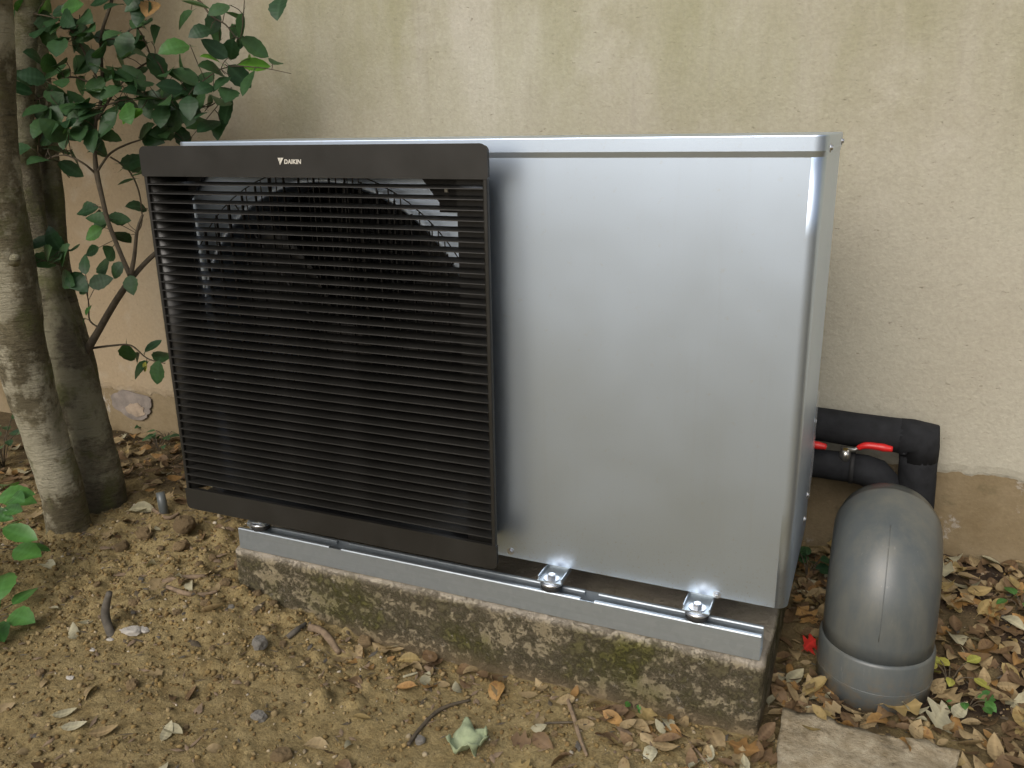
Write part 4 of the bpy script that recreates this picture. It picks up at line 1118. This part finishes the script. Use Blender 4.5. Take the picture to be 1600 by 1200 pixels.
# broken leaf and twig crumbs: too many to count
vs2, fs2, mi = [], [], []
DM = ['d_tan', 'd_brown', 'd_pale', 'stick', 'd_orange'] if False else ['stick', 'twig', 'greystick']
n_d = 0
while n_d < 1500:
    x = rng.uniform(-1.2, 2.0); y = rng.uniform(-.8, .68)
    if inside_block(x, y) or (x-1.549)**2+(y-.224)**2 < .0135: continue
    q = project((x, y, -.24))
    if q is None or not (-40 < q[0] < 1640 and -40 < q[1] < 1240): continue
    dn = .22+.8*math.exp(-((y+.12)**2/.012))*(.3 < x < 1.5)+.5*math.exp(-((x+.2)**2/.15+(y-.05)**2/.05))+.5*(x > 1.34)
    if rng.random() > dn: continue
    Ld = rng.uniform(.004, .016)*(2 if rng.random() < .06 else 1); wd = Ld*rng.choice((.08, .12, .35, .5)); a_ = rng.uniform(0, 6.3); zz = gz(x, y)+.002
    ux, uy = math.cos(a_)*Ld, math.sin(a_)*Ld; px_, py_ = -math.sin(a_)*wd, math.cos(a_)*wd; tz = rng.uniform(-.3, .3)*Ld; h = .0014+wd*.25
    vs2.append(np.array([(x-ux, y-uy, zz-tz), (x+px_, y+py_, zz), (x+ux, y+uy, zz+tz), (x-px_*.8, y-py_*.8, zz), (x, y, zz+h)]))
    fs2.append(np.array([(0, 3, 4), (3, 2, 4), (2, 1, 4), (1, 0, 4)])); mi.append(rng.choices((0, 1, 2), (5, 2, 2))[0]); n_d += 1
tag(link('debris', merged_mesh('debris', vs2, fs2, None, [M[k] for k in DM], False, np.array(mi))), 'tiny twig and leaf crumbs strewn over the dirt', 'debris', kind='stuff')

# ------------------------------------------------------------------ fallen leaves
DK = ['d_tan', 'd_brown', 'd_orange', 'd_pale', 'd_ochre']
def deadset(mat):
    return [leaf_mesh('fallen_leaf', .05, .024, .15, .5, .02, mat, stem=.12), leaf_mesh('fallen_leaf', .05, .027, .45, -.5, .04, mat, twist=.9), leaf_mesh('fallen_leaf', .05, .026, -.35, .7, .03, mat, twist=-.6, stem=.1),
            leaf_mesh('fallen_leaf', .05, .042, .2, .4, .0, mat, lobed=True, n=16, twist=.4), leaf_mesh('fallen_leaf', .05, .022, .7, .3, .02, mat, stem=.2)]
DEAD = {k: deadset(k) for k in DK+['d_red']}
leaves = []
slab_ok = False
def block_or_thing(x, y):
    if inside_block(x, y): return True
    if (x-ex)**2+(y-ey)**2 < .118**2: return True
    q_ = project((x, y, SLZ))
    if q_ and not slab_ok and 1205 < q_[0] < 1512 and q_[1] > 1100+(q_[0]-1220)*.22+8: return True
    return False
def cand(n, fn, wts, smin=.6, smax=1.15, pile=.012):
    c = 0; tries = 0
    while c < n and tries < n*60:
        tries += 1
        x, y = fn()
        if block_or_thing(x, y) or y > WALL_Y-.02: continue
        q = project((x, y, gz(x, y)))
        if q is None or not (-50 < q[0] < 1650 and 500 < q[1] < 1250): continue
        leaves.append(dict(x=x, y=y, z=gz(x, y)+.003+abs(rng.gauss(0, pile)), s=rng.uniform(smin, smax)*(1.25 if rng.random() < .1 else 1), m=rng.choices(DK, wts)[0], k=rng.choices(range(5), (3, 3, 3, 1.2, 2))[0], px=q))
        c += 1
U = rng.uniform
cand(560, lambda: (U(1.36, 2.05), U(-.12, .70)), (4, 4.0, 1.8, .7, .8), .45, 1.3, .008)
cand(90, lambda: (U(1.36, 1.46), U(.0, .66)), (4, 4, 1.4, 1.3, .6), .45, 1.2, .007)
cand(330, lambda: (U(-1.35, .0), U(.22, .70)), (3, 5, 1.2, .6, .4))
cand(60, lambda: (U(-1.3, -.55), U(-.1, .3)), (3, 5, 1, .6, .3))
cand(52, lambda: (U(.45, 1.34), -.065-abs(rng.gauss(0, .05))), (4, 2.5, 1.6, 1.0, .3), pile=.003)
cand(46, lambda: (U(.95, 1.42), -.07-abs(rng.gauss(0, .12))), (4, 2.5, 1.8, .9, .6), pile=.003)
cand(34, lambda: (U(-.3, 1.2), U(-.7, -.1)), (4, 1.5, .8, 3, .6), .5, 1.0, pile=.002)
cand(22, lambda: (U(-.45, .1), U(-.15, .25)), (4, 3, 1, 3, .6), .6, 1.1, pile=.004)
# leaves lying partly on the slab
slab_ok = True
cand(4, lambda: (U(1.40, 1.72), U(-.1, .06)), (4, 1, 2, 2, 1), .6, 1.0)
for d_ in leaves[-4:]: d_['z'] = SLZ+.008
def place(d_):
    A = Matrix.Rotation(U(0, 6.3), 4, 'Z') @ Matrix.Rotation(rng.gauss(0, .32), 4, 'X') @ Matrix.Rotation(rng.gauss(0, .22), 4, 'Y')
    return Matrix.Translation((d_['x'], d_['y'], d_['z'])) @ A @ Matrix.Scale(d_['s'], 4) @ Matrix.Translation((-.025, 0, 0))
def spec(px, py, m_, k, s, rz, lbl, tilt=.1, name='fallen_leaf', dz=.004):
    p_ = on_ground(px, py); o_ = bpy.data.objects.new(name, DEAD[m_][k]); col.objects.link(o_)
    o_.matrix_world = Matrix.Translation((p_.x, p_.y, gz(p_.x, p_.y)+dz)) @ Matrix.Rotation(rz, 4, 'Z') @ Matrix.Rotation(tilt, 4, 'X') @ Matrix.Scale(s, 4) @ Matrix.Translation((-.025, 0, 0))
    tag(o_, lbl, 'leaf')
spec(102, 1118, 'd_pale', 0, .95, .75, 'pale leaf, upper of a pair lying on smooth dirt')
spec(117, 1138, 'd_pale', 0, 1.0, .6, 'grey leaf, lower of a pair lying on smooth dirt')
spec(163, 1148, 'd_tan', 0, 1.1, .75, 'tan leaf just beside a pale leaf pair on dirt')
spec(272, 1146, 'd_pale', 4, 1.1, -.1, 'pale folded leaf alone on the front dirt')
spec(75, 885, 'd_pale', 1, 1.2, .0, 'greyish leaf on dirt beside the pale trunk foot')
spec(230, 838, 'd_tan', 1, 1.2, -.5, 'tan leaf draped over the squarish ochre stone', .3, dz=.02)
spec(222, 800, 'd_pale', 1, 1.6, .5, 'long curled tan leaf by the small pipe stub', .4, dz=.01)
spec(1408, 1118, 'd_ochre', 3, 1.5, .3, 'yellow lobed leaf on the back edge of limestone slab', dz=.02)
spec(1262, 1020, 'd_red', 3, 1.0, 1.2, 'bright red leaf between plinth and grey pipe elbow', .9, dz=.02)
spec(495, 1168, 'd_tan', 1, 1.1, .3, 'twisted tan leaf on dirt before the plinth')
spec(640, 1038, 'd_ochre', 1, 1.0, .5, 'yellow green leaf tilted against the plinth foot', .4, dz=.012)
spec(1240, 1068, 'd_pale', 0, 1.2, 1.1, 'pale upright leaf between slab and plinth corner', .3, dz=.015)
spec(1580, 985, 'd_pale', 1, 1.1, -.6, 'pale green leaf on litter near the wall foot', .2, dz=.02)
leaves.sort(key=lambda d_: -(d_['s']/d_['px'][2] if -10 < d_['px'][0] < 1610 and d_['px'][1] < 1205 else 0))
CN = {'d_tan': 'tan', 'd_brown': 'dark brown', 'd_orange': 'orange brown', 'd_pale': 'pale grey', 'd_ochre': 'yellow ochre'}
for i, d_ in enumerate(leaves[:286]):
    o_ = bpy.data.objects.new('fallen_leaf', DEAD[d_['m']][d_['k']]); col.objects.link(o_); o_.matrix_world = place(d_)
    x_, y_ = d_['x'], d_['y']
    if x_ > 1.36: zone = 'between plinth and grey pipe elbow' if x_ < 1.45 else ('at the wall foot behind grey pipe elbow' if y_ > .34 else ('in the litter right of grey pipe elbow' if x_ > 1.65 else 'around the slab before grey pipe elbow'))
    else: zone = 'in the litter behind the tree trunks' if y_ > .18 else ('lying at the foot of the plinth' if y_ > -.2 and x_ > .3 else 'on the open bare dirt')
    form = ('flat', 'twisted', 'curled', 'lobed', 'folded')[d_['k']]
    tag(o_, form+' '+CN[d_['m']]+' dead leaf '+zone, 'leaf', form+' '+CN[d_['m']]+' dead leaves '+zone)
vs2, fs2, mi = [], [], []
for d_ in leaves[286:]:
    me_ = DEAD[d_['m']][d_['k']]
    vv = np.array([q.co[:] for q in me_.vertices]); ff = []
    for p_ in me_.polygons:
        ix = list(p_.vertices)
        for a in range(1, len(ix)-1): ff.append((ix[0], ix[a], ix[a+1]))
    mw = np.array(place(d_)); vs2.append(vv@mw[:3, :3].T+mw[:3, 3]); fs2.append(np.array(ff)); mi.append(DK.index(d_['m']))
tag(link('leaf_litter', merged_mesh('leaf_litter', vs2, fs2, None, [M[k] for k in DK], True, np.array(mi))), 'mixed brown leaf litter covering soil by the wall', 'leaf litter', kind='stuff')
